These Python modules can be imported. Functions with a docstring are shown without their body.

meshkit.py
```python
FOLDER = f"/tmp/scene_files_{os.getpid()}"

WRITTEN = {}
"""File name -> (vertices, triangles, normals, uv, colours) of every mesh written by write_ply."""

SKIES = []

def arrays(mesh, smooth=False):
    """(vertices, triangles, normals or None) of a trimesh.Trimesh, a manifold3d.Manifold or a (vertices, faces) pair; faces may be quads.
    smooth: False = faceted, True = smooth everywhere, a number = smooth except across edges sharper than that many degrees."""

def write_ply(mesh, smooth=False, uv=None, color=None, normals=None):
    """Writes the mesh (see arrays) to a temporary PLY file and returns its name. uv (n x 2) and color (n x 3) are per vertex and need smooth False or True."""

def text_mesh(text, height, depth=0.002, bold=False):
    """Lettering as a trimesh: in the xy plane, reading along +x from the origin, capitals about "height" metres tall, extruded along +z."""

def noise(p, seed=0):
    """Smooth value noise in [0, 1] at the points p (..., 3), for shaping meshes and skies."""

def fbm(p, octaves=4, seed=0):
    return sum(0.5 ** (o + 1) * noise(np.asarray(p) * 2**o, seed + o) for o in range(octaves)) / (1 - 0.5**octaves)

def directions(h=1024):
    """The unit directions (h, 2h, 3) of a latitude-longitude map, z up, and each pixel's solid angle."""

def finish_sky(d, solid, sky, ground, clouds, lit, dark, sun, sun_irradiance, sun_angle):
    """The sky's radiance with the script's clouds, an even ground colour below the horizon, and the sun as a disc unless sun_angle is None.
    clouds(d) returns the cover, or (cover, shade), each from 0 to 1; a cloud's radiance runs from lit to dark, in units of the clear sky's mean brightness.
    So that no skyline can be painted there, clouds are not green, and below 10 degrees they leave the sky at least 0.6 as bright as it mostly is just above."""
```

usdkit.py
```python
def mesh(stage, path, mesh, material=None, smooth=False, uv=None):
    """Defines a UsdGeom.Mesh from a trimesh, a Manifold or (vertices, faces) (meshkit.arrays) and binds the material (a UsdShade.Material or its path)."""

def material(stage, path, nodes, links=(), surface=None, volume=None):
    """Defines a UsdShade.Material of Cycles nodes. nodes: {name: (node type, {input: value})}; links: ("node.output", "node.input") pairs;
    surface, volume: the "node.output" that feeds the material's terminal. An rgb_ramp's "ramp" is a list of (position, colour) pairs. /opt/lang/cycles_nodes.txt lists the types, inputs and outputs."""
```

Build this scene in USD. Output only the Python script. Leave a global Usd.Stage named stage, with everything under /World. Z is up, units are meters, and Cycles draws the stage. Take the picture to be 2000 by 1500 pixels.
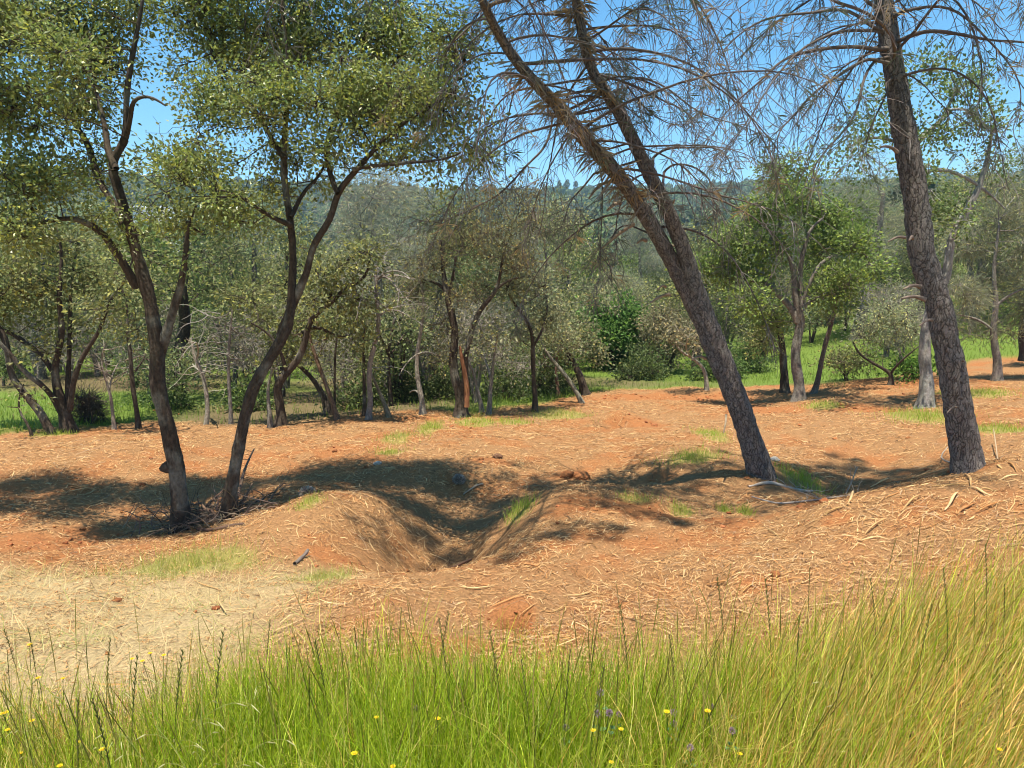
import math, numpy as np, usdkit, meshkit
from pxr import Usd, UsdGeom, UsdLux, UsdShade, Sdf, Gf, Vt
from scipy.spatial import cKDTree
from scipy.interpolate import RBFInterpolator, CubicSpline

stage = Usd.Stage.CreateInMemory()
UsdGeom.SetStageUpAxis(stage, 'Z'); UsdGeom.SetStageMetersPerUnit(stage, 1.0)
world = UsdGeom.Xform.Define(stage, '/World'); stage.SetDefaultPrim(world.GetPrim())
UsdGeom.Scope.Define(stage, '/World/Looks')

# ------------------------------------------------------------------ camera, sky, sun, exposure
EYE = 1.6; PITCH = math.radians(7.5); FOC = 26.0; FPX = 2000 * FOC / 36.0
cam = UsdGeom.Camera.Define(stage, '/World/camera')
cam.CreateFocalLengthAttr(FOC); cam.CreateHorizontalApertureAttr(36.0); cam.CreateVerticalApertureAttr(27.0)
cam.CreateClippingRangeAttr(Gf.Vec2f(0.05, 20000.0)); cam.CreateExposureAttr(1.08)
cx = UsdGeom.Xformable(cam.GetPrim()); cx.AddTranslateOp().Set(Gf.Vec3d(0, 0, EYE)); cx.AddRotateXOp().Set(90 - math.degrees(PITCH))
SUN = np.array([-0.09, -0.23, 1.0]); SUN /= np.linalg.norm(SUN)
SUN_EL, SUN_ROT = math.asin(SUN[2]), math.atan2(SUN[0], SUN[1])
dome = UsdLux.DomeLight.Define(stage, '/World/sky')
sky_m = usdkit.material(stage, '/World/Looks/sky', {
    'sky': ('sky_texture', {'sky_type': 'single_scattering', 'sun_disc': False, 'sun_elevation': SUN_EL, 'sun_rotation': SUN_ROT, 'altitude': 900.0, 'air_density': 1.0, 'aerosol_density': 0.2, 'ozone_density': 1.8}),
    'bg': ('background_shader', {'strength': 0.105}), 'sat': ('hsv', {'saturation': 1.3, 'hue': .487})}, [('sky.color', 'sat.color'), ('sat.color', 'bg.color')], surface='bg.background')
UsdShade.MaterialBindingAPI.Apply(dome.GetPrim()).Bind(sky_m)
sun = UsdLux.DistantLight.Define(stage, '/World/sun')
sun.CreateIntensityAttr(1.25); sun.CreateAngleAttr(0.53); sun.CreateNormalizeAttr(True); sun.CreateColorAttr(Gf.Vec3f(1.0, 0.93, 0.80))
sx = UsdGeom.Xformable(sun.GetPrim())
sx.AddRotateZOp().Set(math.degrees(math.atan2(SUN[1], SUN[0])) + 90); sx.AddRotateXOp().Set(90 - math.degrees(SUN_EL))

# ------------------------------------------------------------------ helpers
RNG = np.random.default_rng(7)
COUNT = {}
def numbered(parent, name):
    k = COUNT.get((parent, name), 0); COUNT[(parent, name)] = k + 1
    return f'{parent}/{name}' if k == 0 else f'{parent}/{name}_{k:03d}'
def path_of(p): return '/World' if p is None else str(p.GetPath())
def tag(prim, label=None, cat=None, group=None, kind=None):
    for k, v in (('label', label), ('category', cat), ('group', group), ('kind', kind)):
        if v: prim.SetCustomDataByKey(k, v)
    return prim
def thing(name, loc, label, cat, group=None, kind=None, rz=0.0, scale=None):
    x = UsdGeom.Xform.Define(stage, numbered('/World', name)); x.AddTranslateOp().Set(Gf.Vec3d(*map(float, loc)))
    if rz: x.AddRotateZOp().Set(float(rz))
    if scale is not None: x.AddScaleOp().Set(Gf.Vec3f(*map(float, scale)))
    return tag(x.GetPrim(), label, cat, group, kind)
def obj(name, vf, mat, parent=None, smooth=False, tint=None, origin=None, kind=None, label=None):
    """One Mesh prim; vertices are world coordinates, moved to the parent's frame by origin; tint is a colour per vertex (the thing's own colour)."""
    v, f = np.asarray(vf[0], float), np.asarray(vf[1], int)
    if origin is not None: v = v - np.asarray(origin, float)
    m = UsdGeom.Mesh.Define(stage, numbered(path_of(parent), name))
    m.CreatePointsAttr(Vt.Vec3fArray.FromNumpy(v.astype(np.float32)))
    m.CreateFaceVertexCountsAttr(Vt.IntArray.FromNumpy(np.full(len(f), f.shape[1], np.int32)))
    m.CreateFaceVertexIndicesAttr(Vt.IntArray.FromNumpy(f.astype(np.int32).ravel()))
    m.CreateSubdivisionSchemeAttr('none')
    if smooth:
        n = np.zeros_like(v); tri = f if f.shape[1] == 3 else np.vstack([f[:, [0, 1, 2]], f[:, [0, 2, 3]]])
        fn = np.cross(v[tri[:, 1]] - v[tri[:, 0]], v[tri[:, 2]] - v[tri[:, 0]])
        for k in range(3): np.add.at(n, tri[:, k], fn)
        n /= np.maximum(np.linalg.norm(n, axis=1, keepdims=True), 1e-12)
        m.CreateNormalsAttr(Vt.Vec3fArray.FromNumpy(n.astype(np.float32))); m.SetNormalsInterpolation('vertex')
    if tint is not None:
        UsdGeom.PrimvarsAPI(m).CreatePrimvar('tint', Sdf.ValueTypeNames.Color3fArray, 'vertex').Set(Vt.Vec3fArray.FromNumpy(np.asarray(tint, np.float32)))
    UsdShade.MaterialBindingAPI.Apply(m.GetPrim()).Bind(mat)
    tag(m.GetPrim(), label, None, None, kind)
    return m.GetPrim()
def noise2(x, y, s, seed=0, octv=3):
    return meshkit.fbm(np.stack([np.asarray(x) * s + 31.7, np.asarray(y) * s + 11.3, np.zeros_like(np.asarray(x, float)) + seed * 3.7 + .5], -1), octv, seed)
def sstep(a, b, x):
    t = np.clip((x - a) / (b - a), 0, 1); return t * t * (3 - 2 * t)
def unit(a): return a / np.maximum(np.linalg.norm(a, axis=-1, keepdims=True), 1e-12)
def lerp3(a, b, t): return np.asarray(a) + (np.asarray(b) - np.asarray(a)) * np.asarray(t)[..., None]

CP, SP = math.cos(PITCH), math.sin(PITCH)
def at(px, py, Y):
    """The world point at distance Y in front of the camera that is seen at the photograph's pixel (px, py)."""
    x, v = (np.asarray(px, float) - 1000) / FPX, (750 - np.asarray(py, float)) / FPX
    t = Y / (CP + v * SP)
    return np.stack([t * x, np.zeros_like(t) + Y, t * (-SP + v * CP) + EYE], -1)

# ------------------------------------------------------------------ terrain
CTRL = [(900, 1250, 4.0), (600, 1210, 4.2), (1200, 1200, 4.5), (1400, 1200, 4.6), (850, 1092, 6.7), (700, 1000, 7.6), (600, 1045, 6.8), (1150, 975, 8.0), (1050, 985, 7.9), (1300, 985, 7.9), (1000, 1060, 6.4), (1150, 1060, 6.2),
        (950, 965, 8.5), (830, 1000, 8.0), (1000, 925, 9.6), (1200, 900, 10.3), (900, 880, 11.0), (750, 930, 9.4), (900, 810, 15.0), (700, 820, 14.3), (300, 840, 13.5), (100, 845, 13.0), (1250, 762, 20.0), (1100, 790, 17.0), (1557, 780, 17.5),
        (1400, 840, 13.2), (1600, 830, 12.8), (1807, 790, 14.5), (1485, 920, 9.3), (1380, 895, 9.9), (1890, 910, 8.3), (1947, 738, 18.0), (1480, 1010, 7.2), (1560, 985, 7.6), (1700, 900, 10.4), (1640, 965, 8.4), (1760, 945, 8.3), (1950, 850, 10.3),
        (1560, 1060, 5.9), (1660, 1000, 6.6), (1800, 950, 7.2), (1970, 905, 7.4), (1950, 1100, 4.7), (1750, 1120, 4.9), (0, 1000, 8.2), (0, 900, 10.8), (200, 960, 9.2), (352, 1030, 8.0), (455, 1005, 8.3), (500, 900, 10.6), (650, 880, 11.2), (450, 860, 12.6),
        (100, 1090, 6.4), (350, 1110, 6.0), (100, 1200, 4.7), (350, 1190, 4.7), (100, 1270, 3.9), (1207, 828, 14.0), (1180, 838, 13.6), (1250, 815, 15.2), (1000, 835, 13.6),
        (500, 770, 20), (100, 770, 20), (-200, 780, 19), (800, 765, 21), (1400, 745, 22), (1700, 742, 19), (1990, 680, 26), (-150, 900, 11), (-150, 1100, 6), (2150, 760, 14), (2150, 900, 7.6), (2150, 1050, 4.8)]
_c = np.array([at(*c) for c in CTRL])
_extra = np.array([(0, 0, 0), (0, 1.5, 0.0), (-1.5, 1.5, 0.0), (1.5, 1.5, .02), (0, 2.4, -.05), (1.2, 2.4, .0), (-1.6, 2.4, -.1), (2.2, 3.2, .1), (3.2, 3.4, .15), (-2.5, 2.2, -.08), (0, 2.9, -.17), (1.1, 2.95, -.12), (-1.2, 2.85, -.2), (-4, 1, -.1), (4, 1, .3), (0, -4, .3), (5, -4, .6), (-5, -4, .1), (-10, 3, -.6), (10, 3, .5),
                   (-20, 15, -1.2), (20, 15, 0.4), (-20, 30, -1.4), (0, 30, -1.3), (22, 32, 1.0), (-14, 6, -.9), (14, 6, .2)])
_c = np.vstack([_c, _extra])
_rbf = RBFInterpolator(_c[:, :2], _c[:, 2], kernel='thin_plate_spline', smoothing=0.004)
def far_height(x, y):
    r = np.hypot(x, y * 1.0)
    h = np.interp(r, [0, 26, 45, 75, 120, 200, 330, 500, 700, 860, 1000, 1500, 4000], [-1.3, -1.3, -1.7, -3.5, -5, 2, 20, 48, 84, 101, 104, 95, 80])
    n = noise2(x, y, 1 / 160., 3, 4) - .5; a = sstep(80, 400, r)
    right = sstep(.1, .75, x / np.maximum(r, 1)) * sstep(20, 60, r) * (1 - sstep(250, 600, r))
    return h + a * n * 40 * (1 - .75 * sstep(700, 900, r)) + (noise2(x, y, 1 / 14., 5, 3) - .5) * 1.6 * sstep(22, 45, r) * (1 - sstep(200, 400, r)) + right * 9
BUMPS = [(850, 1066, 7.0, .70, -.46), (925, 1000, 8.0, .6, -.20), (690, 1008, 7.6, .9, .10), (1130, 990, 7.7, 1.0, .22), (930, 960, 8.9, .8, -.25), (1180, 915, 9.6, 1.0, -.18), (1720, 905, 9.7, 1.1, -.10), (1640, 960, 8.5, .7, -.10), (1860, 935, 7.3, .9, .08), (1760, 985, 6.2, .9, .13), (1320, 880, 10.5, .8, .12), (1480, 930, 9.1, .6, .12),  # (px, py, Y or None, radius, height): small mounds, pits and burrows
    (1012, 1212, 4.35, .075, -.20), (1000, 1224, 4.22, .05, -.12), (1022, 1228, 4.2, .045, -.10), (1030, 1198, 4.55, .16, .07), (1235, 1160, 4.9, .07, -.13), (1140, 1120, 5.3, .06, -.11), (1400, 1125, 5.2, .08, -.14), (1290, 1110, 5.4, .06, -.10), (1060, 1090, 5.8, .05, -.09), (500, 1185, 4.7, .07, -.1), (1350, 1180, 4.7, .06, -.11), (60, 1070, 6.7, .07, -.12), (160, 1050, 7.1, .08, -.1), (110, 1085, 6.4, .06, -.1), (1320, 1012, 7.2, .07, -.18), (1300, 1006, 7.3, .06, -.12), (1205, 826, 14.1, .30, -.34), (1215, 812, 14.8, .5, .22), (1325, 1010, 7.25, .12, -.10), (1290, 1000, 7.5, .2, .06), (1625, 1015, 6.3, .22, .08),
    (640, 1010, 7.3, .6, .10), (1110, 1120, 5.4, .5, .07), (1240, 1130, 5.2, .4, -.07), (1340, 1150, 5.0, .3, -.06), (740, 1180, 4.6, .35, .05), (1420, 1100, 5.5, .5, .08), (560, 960, 8.7, .8, .07), (300, 880, 11.4, 1.0, .10), (120, 900, 10.8, 1.1, .12), (820, 860, 12, .9, .10), (1420, 800, 15.5, 1.2, .12), (1650, 790, 16, 1.2, .16)]
_b = [(at(a, b, c), r, h) for a, b, c, r, h in BUMPS]
def height(x, y, fine=True):
    x, y = np.asarray(x, float), np.asarray(y, float); sh = x.shape; x, y = x.ravel(), y.ravel()
    r = np.hypot(x, y); w = sstep(22, 32, r) ; w = np.maximum(w, sstep(3, 12, -y)); h = np.zeros_like(x)
    near = w < 1
    if near.any():
        p = np.stack([x[near], y[near]], 1)
        h[near] = np.concatenate([_rbf(q) for q in np.array_split(p, max(1, len(p) // 20000))])
    h = np.where(near, h, 0) * (1 - w) + far_height(x, y) * w
    for c, rr, hh in _b: h = h + hh * np.exp(-((x - c[0]) ** 2 + (y - c[1]) ** 2) / rr ** 2)
    if fine:
        k = (1 - sstep(25, 60, r)) * sstep(2.0, 3.6, y)
        h = h + k * ((noise2(x, y, 1.1, 1, 3) - .5) * .16 + (noise2(x, y, 5.0, 2, 3) - .5) * .075 + (noise2(x, y, 22, 4, 2) - .5) * .02)
    return h.reshape(sh)
def hit(px, py):
    """Where the view ray through a pixel of the photograph meets the terrain."""
    px, py = np.atleast_1d(np.asarray(px, float)), np.atleast_1d(np.asarray(py, float))
    d = at(px, py, 1.0) - np.array([0, 0, EYE]); ts = np.geomspace(1.2, 120, 420); lo = np.full(px.shape, 120.); done = np.zeros(px.shape, bool)
    X, Yv, Z = d[:, :1] * ts, d[:, 1:2] * ts, d[:, 2:] * ts + EYE
    below = Z < height(X, Yv, False)
    k = np.where(below.any(1), below.argmax(1), len(ts) - 1); t1, t0 = ts[k], ts[np.maximum(k - 1, 0)]
    for _ in range(12):
        tm = (t0 + t1) / 2; b = d[:, 2] * tm + EYE < height(d[:, 0] * tm, d[:, 1] * tm, False); t1 = np.where(b, tm, t1); t0 = np.where(b, t0, tm)
    return np.stack([d[:, 0] * t1, d[:, 1] * t1, d[:, 2] * t1 + EYE], -1)

# the clearing's edge: distance as a function of the bearing
_edge = hit([-150, 0, 140, 300, 420, 520, 640, 830, 960, 1050, 1150, 1400, 1530, 1640, 1700, 1800, 1900, 2000, 2150], [850, 842, 837, 835, 836, 832, 817, 806, 800, 792, 763, 753, 756, 757, 746, 728, 708, 697, 690])
_eb, _er = np.arctan2(_edge[:, 0], _edge[:, 1]), np.hypot(_edge[:, 0], _edge[:, 1])
def clearing(x, y):
    """1 on the cleared red ground, 0 outside."""
    b, r = np.arctan2(x, np.maximum(y, .01)), np.hypot(x, y)
    e = np.interp(b, _eb, _er) + (noise2(x, y, .7, 8, 2) - .5) * 2.0
    return 1 - sstep(-.5, .5, r - e)
PATCH = [(840, 838, 26, 14), (775, 856, 34, 16), (930, 826, 45, 10), (1000, 826, 40, 6), (1090, 810, 66, 13), (1355, 896, 62, 15), (1390, 852, 34, 12), (1565, 938, 46, 20), (1800, 812, 70, 16), (1950, 838, 60, 18), (1900, 770, 60, 16), (1014, 1002, 32, 18), (606, 988, 28, 14), (1415, 992, 14, 8), (1455, 1000, 12, 8), (380, 1105, 130, 30), (640, 1130, 60, 18), (110, 845, 40, 8), (1610, 795, 40, 8), (1330, 995, 26, 6), (1240, 975, 40, 5), (760, 885, 36, 5)]
_pg = hit([p[0] for p in PATCH], [p[1] for p in PATCH]); _pr = hit([p[0] for p in PATCH], [p[1] + p[3] for p in PATCH])
PATCH_W = [(c[0], c[1], p[2] / FPX * np.hypot(c[1], 1), max(.12, min(1.6, abs(c[1] - e[1]))), i) for i, (p, c, e) in enumerate(zip(PATCH, _pg, _pr))]
def patches(x, y):
    m = np.zeros_like(x)
    for cx_, cy_, rx_, ry_, _ in PATCH_W: m = np.maximum(m, np.exp(-(((x - cx_) / rx_) ** 2 + ((y - cy_) / ry_) ** 2) * 1.2))
    return sstep(.25, .6, m + (noise2(x, y, 4, 21, 2) - .5) * .35)
BARE = [(1200, 985, 150, 22), (1212, 822, 46, 14), (1270, 828, 60, 10), (70, 1062, 150, 20), (1260, 1003, 80, 12), (655, 882, 30, 8), (1690, 800, 70, 12), (1635, 1015, 36, 14), (1430, 1020, 60, 14), (640, 1085, 70, 14), (1290, 935, 30, 9), (960, 905, 60, 8), (1880, 855, 60, 10), (1000, 1225, 60, 20), (920, 835, 40, 8), (1840, 745, 90, 10), (180, 1040, 80, 10), (1300, 775, 200, 8), (1500, 800, 120, 10)]
_bg = hit([p[0] for p in BARE], [p[1] for p in BARE]); _br = hit([p[0] for p in BARE], [p[1] + p[3] for p in BARE])
def bare(x, y):
    m = np.zeros_like(x)
    for p, c, e in zip(BARE, _bg, _br): m = np.maximum(m, np.exp(-(((x - c[0]) / (p[2] / FPX * c[1])) ** 2 + ((y - c[1]) / max(.1, abs(c[1] - e[1]))) ** 2)))
    return sstep(.3, .7, m + (noise2(x, y, 3, 22, 3) - .5) * .5)
def straw(x, y):
    """The pale matted straw at the near left."""
    return sstep(-.9, -1.9, x) * sstep(2.4, 3.2, y) * (1 - sstep(5.4, 6.4, y + (noise2(x, y, 1.2, 31, 2) - .5) * 1.5))

# ------------------------------------------------------------------ materials
def tint_mat(name, rough=.85, transl=0., spec=.3, bump=None, vary=.25, nscale=40., stretch=(1, 1, 1), detail=4, tsat=1.1):
    nd = {'a': ('attribute', {'attribute': 'tint'}), 'g': ('geometry', {}), 'mp': ('mapping', {'scale': stretch}), 'n': ('noise_texture', {'scale': nscale, 'detail': detail, 'roughness': .65}),
          'r': ('map_range', {'from_min': .25, 'from_max': .75, 'to_min': 1 - vary, 'to_max': 1 + vary}), 'h': ('hsv', {}), 'p': ('principled_bsdf', {'roughness': rough, 'specular_ior_level': spec})}
    lk = [('g.position', 'mp.vector'), ('mp.vector', 'n.vector'), ('n.fac', 'r.value'), ('r.result', 'h.value'), ('a.color', 'h.color'), ('h.color', 'p.base_color')]
    out = 'p.BSDF'
    if bump:
        nd['b'] = ('bump', {'strength': bump[0], 'distance': bump[1]}); lk += [('n.fac', 'b.height'), ('b.normal', 'p.normal')]
    if transl:
        nd['t'] = ('translucent_bsdf', {}); nd['hs'] = ('hsv', {'saturation': tsat, 'value': 1.35}); nd['m'] = ('mix_closure', {'fac': transl})
        lk += [('h.color', 'hs.color'), ('hs.color', 't.color'), ('p.BSDF', 'm.closure1'), ('t.BSDF', 'm.closure2')]; out = 'm.closure'
    return usdkit.material(stage, '/World/Looks/' + name, nd, lk, surface=out)
M_GROUND = tint_mat('red_soil', .95, 0, .1, (.9, .025), .5, 55., detail=9)
M_LEAF = tint_mat('oak_leaf', .38, .35, .5, None, .18, 60.)
M_DULL = tint_mat('dull_leaf', .55, .34, .3, None, .2, 9., tsat=.95)
M_GRASS = tint_mat('grass_blade', .5, .45, .35, None, .15, 90.)
M_WOODY = tint_mat('dry_wood', .9, 0, .15, None, .25, 120.)
M_NEEDLE = tint_mat('pine_needle', .6, .15, .3, None, .15, 50.)
M_PETAL = tint_mat('petal', .6, .35, .2, None, .08, 400.)
M_BARK = tint_mat('oak_bark', .92, 0, .15, (1., .02), .6, 34., (1, 1, .6), 10)
M_FAR = tint_mat('forest_floor', .95, 0, .1, None, .35, .6, detail=6)
def pine_bark():
    nd = {'a': ('attribute', {'attribute': 'tint'}), 'g': ('geometry', {}), 'mp': ('mapping', {'scale': (1, 1, .42)}), 'nz': ('noise_texture', {'scale': 9., 'detail': 4.}), 'v': ('voronoi_texture', {'feature': 'distance_to_edge', 'scale': 24., 'randomness': 1.}),
          'ad': ('vector_math', {'math_type': 'multiply_add', 'vector2': (.22, .22, .22)}), 'r': ('map_range', {'from_min': 0., 'from_max': .10, 'to_min': .42, 'to_max': 1.0, 'clamp': True}), 'n': ('noise_texture', {'scale': 70., 'detail': 6., 'roughness': .7}),
          'r2': ('map_range', {'from_min': .25, 'from_max': .75, 'to_min': .45, 'to_max': 1.6}), 'mu': ('math', {'math_type': 'multiply'}), 'h': ('hsv', {}), 'hh': ('math', {'math_type': 'multiply_add', 'value2': .35}), 'b': ('bump', {'strength': .9, 'distance': .02}),
          'p': ('principled_bsdf', {'roughness': .92, 'specular_ior_level': .15})}
    lk = [('g.position', 'mp.vector'), ('mp.vector', 'nz.vector'), ('nz.color', 'ad.vector1'), ('mp.vector', 'ad.vector3'), ('ad.vector', 'v.vector'), ('v.distance', 'r.value'), ('g.position', 'n.vector'), ('n.fac', 'r2.value'), ('r.result', 'mu.value1'), ('r2.result', 'mu.value2'),
          ('mu.value', 'h.value'), ('a.color', 'h.color'), ('h.color', 'p.base_color'), ('n.fac', 'hh.value1'), ('r.result', 'hh.value3'), ('hh.value', 'b.height'), ('b.normal', 'p.normal')]
    return usdkit.material(stage, '/World/Looks/pine_bark', nd, lk, surface='p.BSDF')
M_PINE = pine_bark()

# ------------------------------------------------------------------ ground and hills
def polar(rs, az):
    R, A = np.meshgrid(rs, az, indexing='ij'); x, y = R * np.sin(A), R * np.cos(A); n, m = R.shape
    i = (np.arange(n - 1)[:, None] * m + np.arange(m)[None, :]); j = np.roll(np.arange(m), -1)[None, :] + np.arange(n - 1)[:, None] * m
    f = np.stack([i, j, j + m, i + m], -1).reshape(-1, 4)
    return x.ravel(), y.ravel(), f
def azimuths(n_in, n_out, half=.72):
    return np.concatenate([np.linspace(-half, half, n_in), np.linspace(half, 2 * math.pi - half, n_out + 2)[1:-1]])
C_RED, C_MULCH, C_STRAW, C_GREEN, C_LITTER = (.29, .120, .045), (.27, .145, .064), (.38, .30, .16), (.11, .16, .028), (.13, .10, .05)
def ground_tint(x, y):
    r = np.hypot(x, y); cl = clearing(x, y)
    n1, n2, n3 = noise2(x, y, .8, 41, 4), noise2(x, y, 3.1, 42, 3), noise2(x, y, 14, 43, 3)
    c = lerp3(C_MULCH, C_RED, sstep(.46, .66, n1 * .5 + n2 * .5)); c = lerp3(c, C_RED, bare(x, y)); c = lerp3(c, (.30, .14, .06), sstep(.55, .75, n3) * .5)
    c = lerp3(c, C_STRAW, straw(x, y) * .8); c = lerp3(c, (.26, .24, .07), patches(x, y) * .7)
    g = lerp3(C_GREEN, C_LITTER, sstep(.52, .68, noise2(x, y, .16, 44, 3))); c = lerp3(g, c, cl)
    c = lerp3((.16, .13, .04), c, sstep(2.3, 3.1, y + .25 * np.maximum(-x, 0) - .3 * np.maximum(x, 0) + (n2 - .5) * .6) )
    far = sstep(26, 60, r); c = lerp3(c, lerp3((.085, .11, .03), (.11, .10, .045), n2), far)
    return c
az = azimuths(500, 50); rs = np.concatenate([[.02, .3], np.geomspace(.8, 46, 370)])
gx, gy, gf = polar(rs, az); gz = height(gx, gy)
ground = obj('ground', (np.stack([gx, gy, gz], 1), gf), M_GROUND, smooth=True, tint=ground_tint(gx, gy))
tag(ground, 'cleared red ground strewn with shredded wood, in mounds and hollows', 'ground', kind='structure')
az2 = azimuths(220, 40); rs2 = np.concatenate([[45.8], np.geomspace(47, 3800, 105)])
hx, hy, hf = polar(rs2, az2); hz = height(hx, hy, False) - .06 * (np.hypot(hx, hy) < 50)
meadow = sstep(.66, .72, noise2(hx, hy, 1 / 70., 51, 3)) * sstep(250, 400, np.hypot(hx, hy))
hills = obj('hills', (np.stack([hx, hy, hz], 1), hf), M_FAR, smooth=True, tint=lerp3(lerp3((.055, .075, .022), (.10, .105, .04), noise2(hx, hy, 1 / 30., 52, 3)), (.13, .22, .035), meadow))
tag(hills, 'wooded hills rising beyond the clearing to a long level ridge', 'hills', kind='structure')

# ------------------------------------------------------------------ shapes: tubes, leaves, blades
class MB:
    """Collects arrays of vertices, faces (quads) and tints; becomes one mesh."""
    def __init__(s): s.v, s.f, s.t, s.n = [], [], [], 0
    def add(s, v, f, t):
        v = np.asarray(v, float).reshape(-1, 3); s.v.append(v); s.f.append(np.asarray(f, int) + s.n); s.n += len(v)
        s.t.append(np.broadcast_to(np.asarray(t, float), v.shape) if np.ndim(t) < 2 or len(t) == len(v) else np.repeat(t, len(v) // len(t), 0))
        return s
    def build(s, name, mat, parent=None, origin=None, smooth=False, **k):
        return obj(name, (np.vstack(s.v), np.vstack(s.f)), mat, parent, smooth, np.vstack(s.t), origin, **k)
def spline(P, n, wob=0, seed=0):
    P = np.asarray(P, float); d = np.r_[0, np.cumsum(np.linalg.norm(np.diff(P[:, :3], axis=0), axis=1))]; u = np.linspace(0, d[-1], n)
    Q = CubicSpline(d, P, bc_type='natural')(u) if len(P) > 2 else P[0] + (P[-1] - P[0]) * (u / d[-1])[:, None]
    if Q.shape[1] > 3: Q[:, 3:] = np.stack([np.interp(u, d, P[:, k]) for k in range(3, Q.shape[1])], 1)
    if wob:
        g = np.random.default_rng(seed); kn = max(4, min(n // 4, 8)); w = CubicSpline(np.linspace(0, d[-1], kn), g.normal(0, wob, (kn, 3)))(u); w *= np.minimum(1, np.linspace(0, 6, n))[:, None]; Q[:, :3] += w
    return Q
def tube(P, R, sides=8, disp=None, cap=True):
    """A tube along P (n,3) with radii R; disp(points, ring, along) gives a relief factor. Quads."""
    P = np.asarray(P, float); n = len(P); T = unit(np.gradient(P, axis=0)); N = np.zeros_like(P)
    a = np.cross(T[0], [0, 1, 0]) if abs(T[0][1]) < .9 else np.cross(T[0], [1, 0, 0]); N[0] = a / np.linalg.norm(a)
    for i in range(1, n): b = N[i - 1] - T[i] * (N[i - 1] @ T[i]); N[i] = b / np.linalg.norm(b)
    B = np.cross(T, N); th = np.arange(sides) * 2 * math.pi / sides
    D = N[:, None] * np.cos(th)[None, :, None] + B[:, None] * np.sin(th)[None, :, None]
    r = np.broadcast_to(np.asarray(R, float).reshape(-1, 1), (n, sides))
    if disp is not None: r = r * disp(P[:, None] + D * r[..., None])
    V = P[:, None] + D * r[..., None]; i = np.arange(n - 1)[:, None] * sides + np.arange(sides)[None]; j = np.arange(n - 1)[:, None] * sides + (np.arange(sides)[None] + 1) % sides
    F = np.stack([i, j, j + sides, i + sides], -1).reshape(-1, 4); V = V.reshape(-1, 3)
    if cap:
        e = len(V); V = np.vstack([V, P[-1] + T[-1] * r[-1].mean() * .25]); k = (n - 1) * sides + np.arange(sides); F = np.vstack([F, np.stack([k, (n - 1) * sides + (np.arange(sides) + 1) % sides, np.full(sides, e), np.full(sides, e)], 1)])
    return V, F
def tubes(P, R, sides=3):
    """Many tubes at once: P (N,K,3), R (N,K). Returns vertices (N*K*sides,3) and quads."""
    N, K, _ = P.shape; T = unit(np.gradient(P, axis=1)); ref = np.where(np.abs(T[..., 2:3]) > .9, [1., 0, 0], [0, 0, 1.]); A = unit(np.cross(T, ref)); B = np.cross(T, A)
    th = np.arange(sides) * 2 * math.pi / sides
    V = P[:, :, None] + (A[:, :, None] * np.cos(th)[:, None] + B[:, :, None] * np.sin(th)[:, None]) * R[:, :, None, None]
    b = np.arange(N)[:, None, None] * K * sides + np.arange(K - 1)[None, :, None] * sides; s = np.arange(sides); s2 = (s + 1) % sides
    F = np.stack(np.broadcast_arrays(b + s, b + s2, b + s2 + sides, b + s + sides), -1).reshape(-1, 4)
    return V.reshape(-1, 3), F
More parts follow.
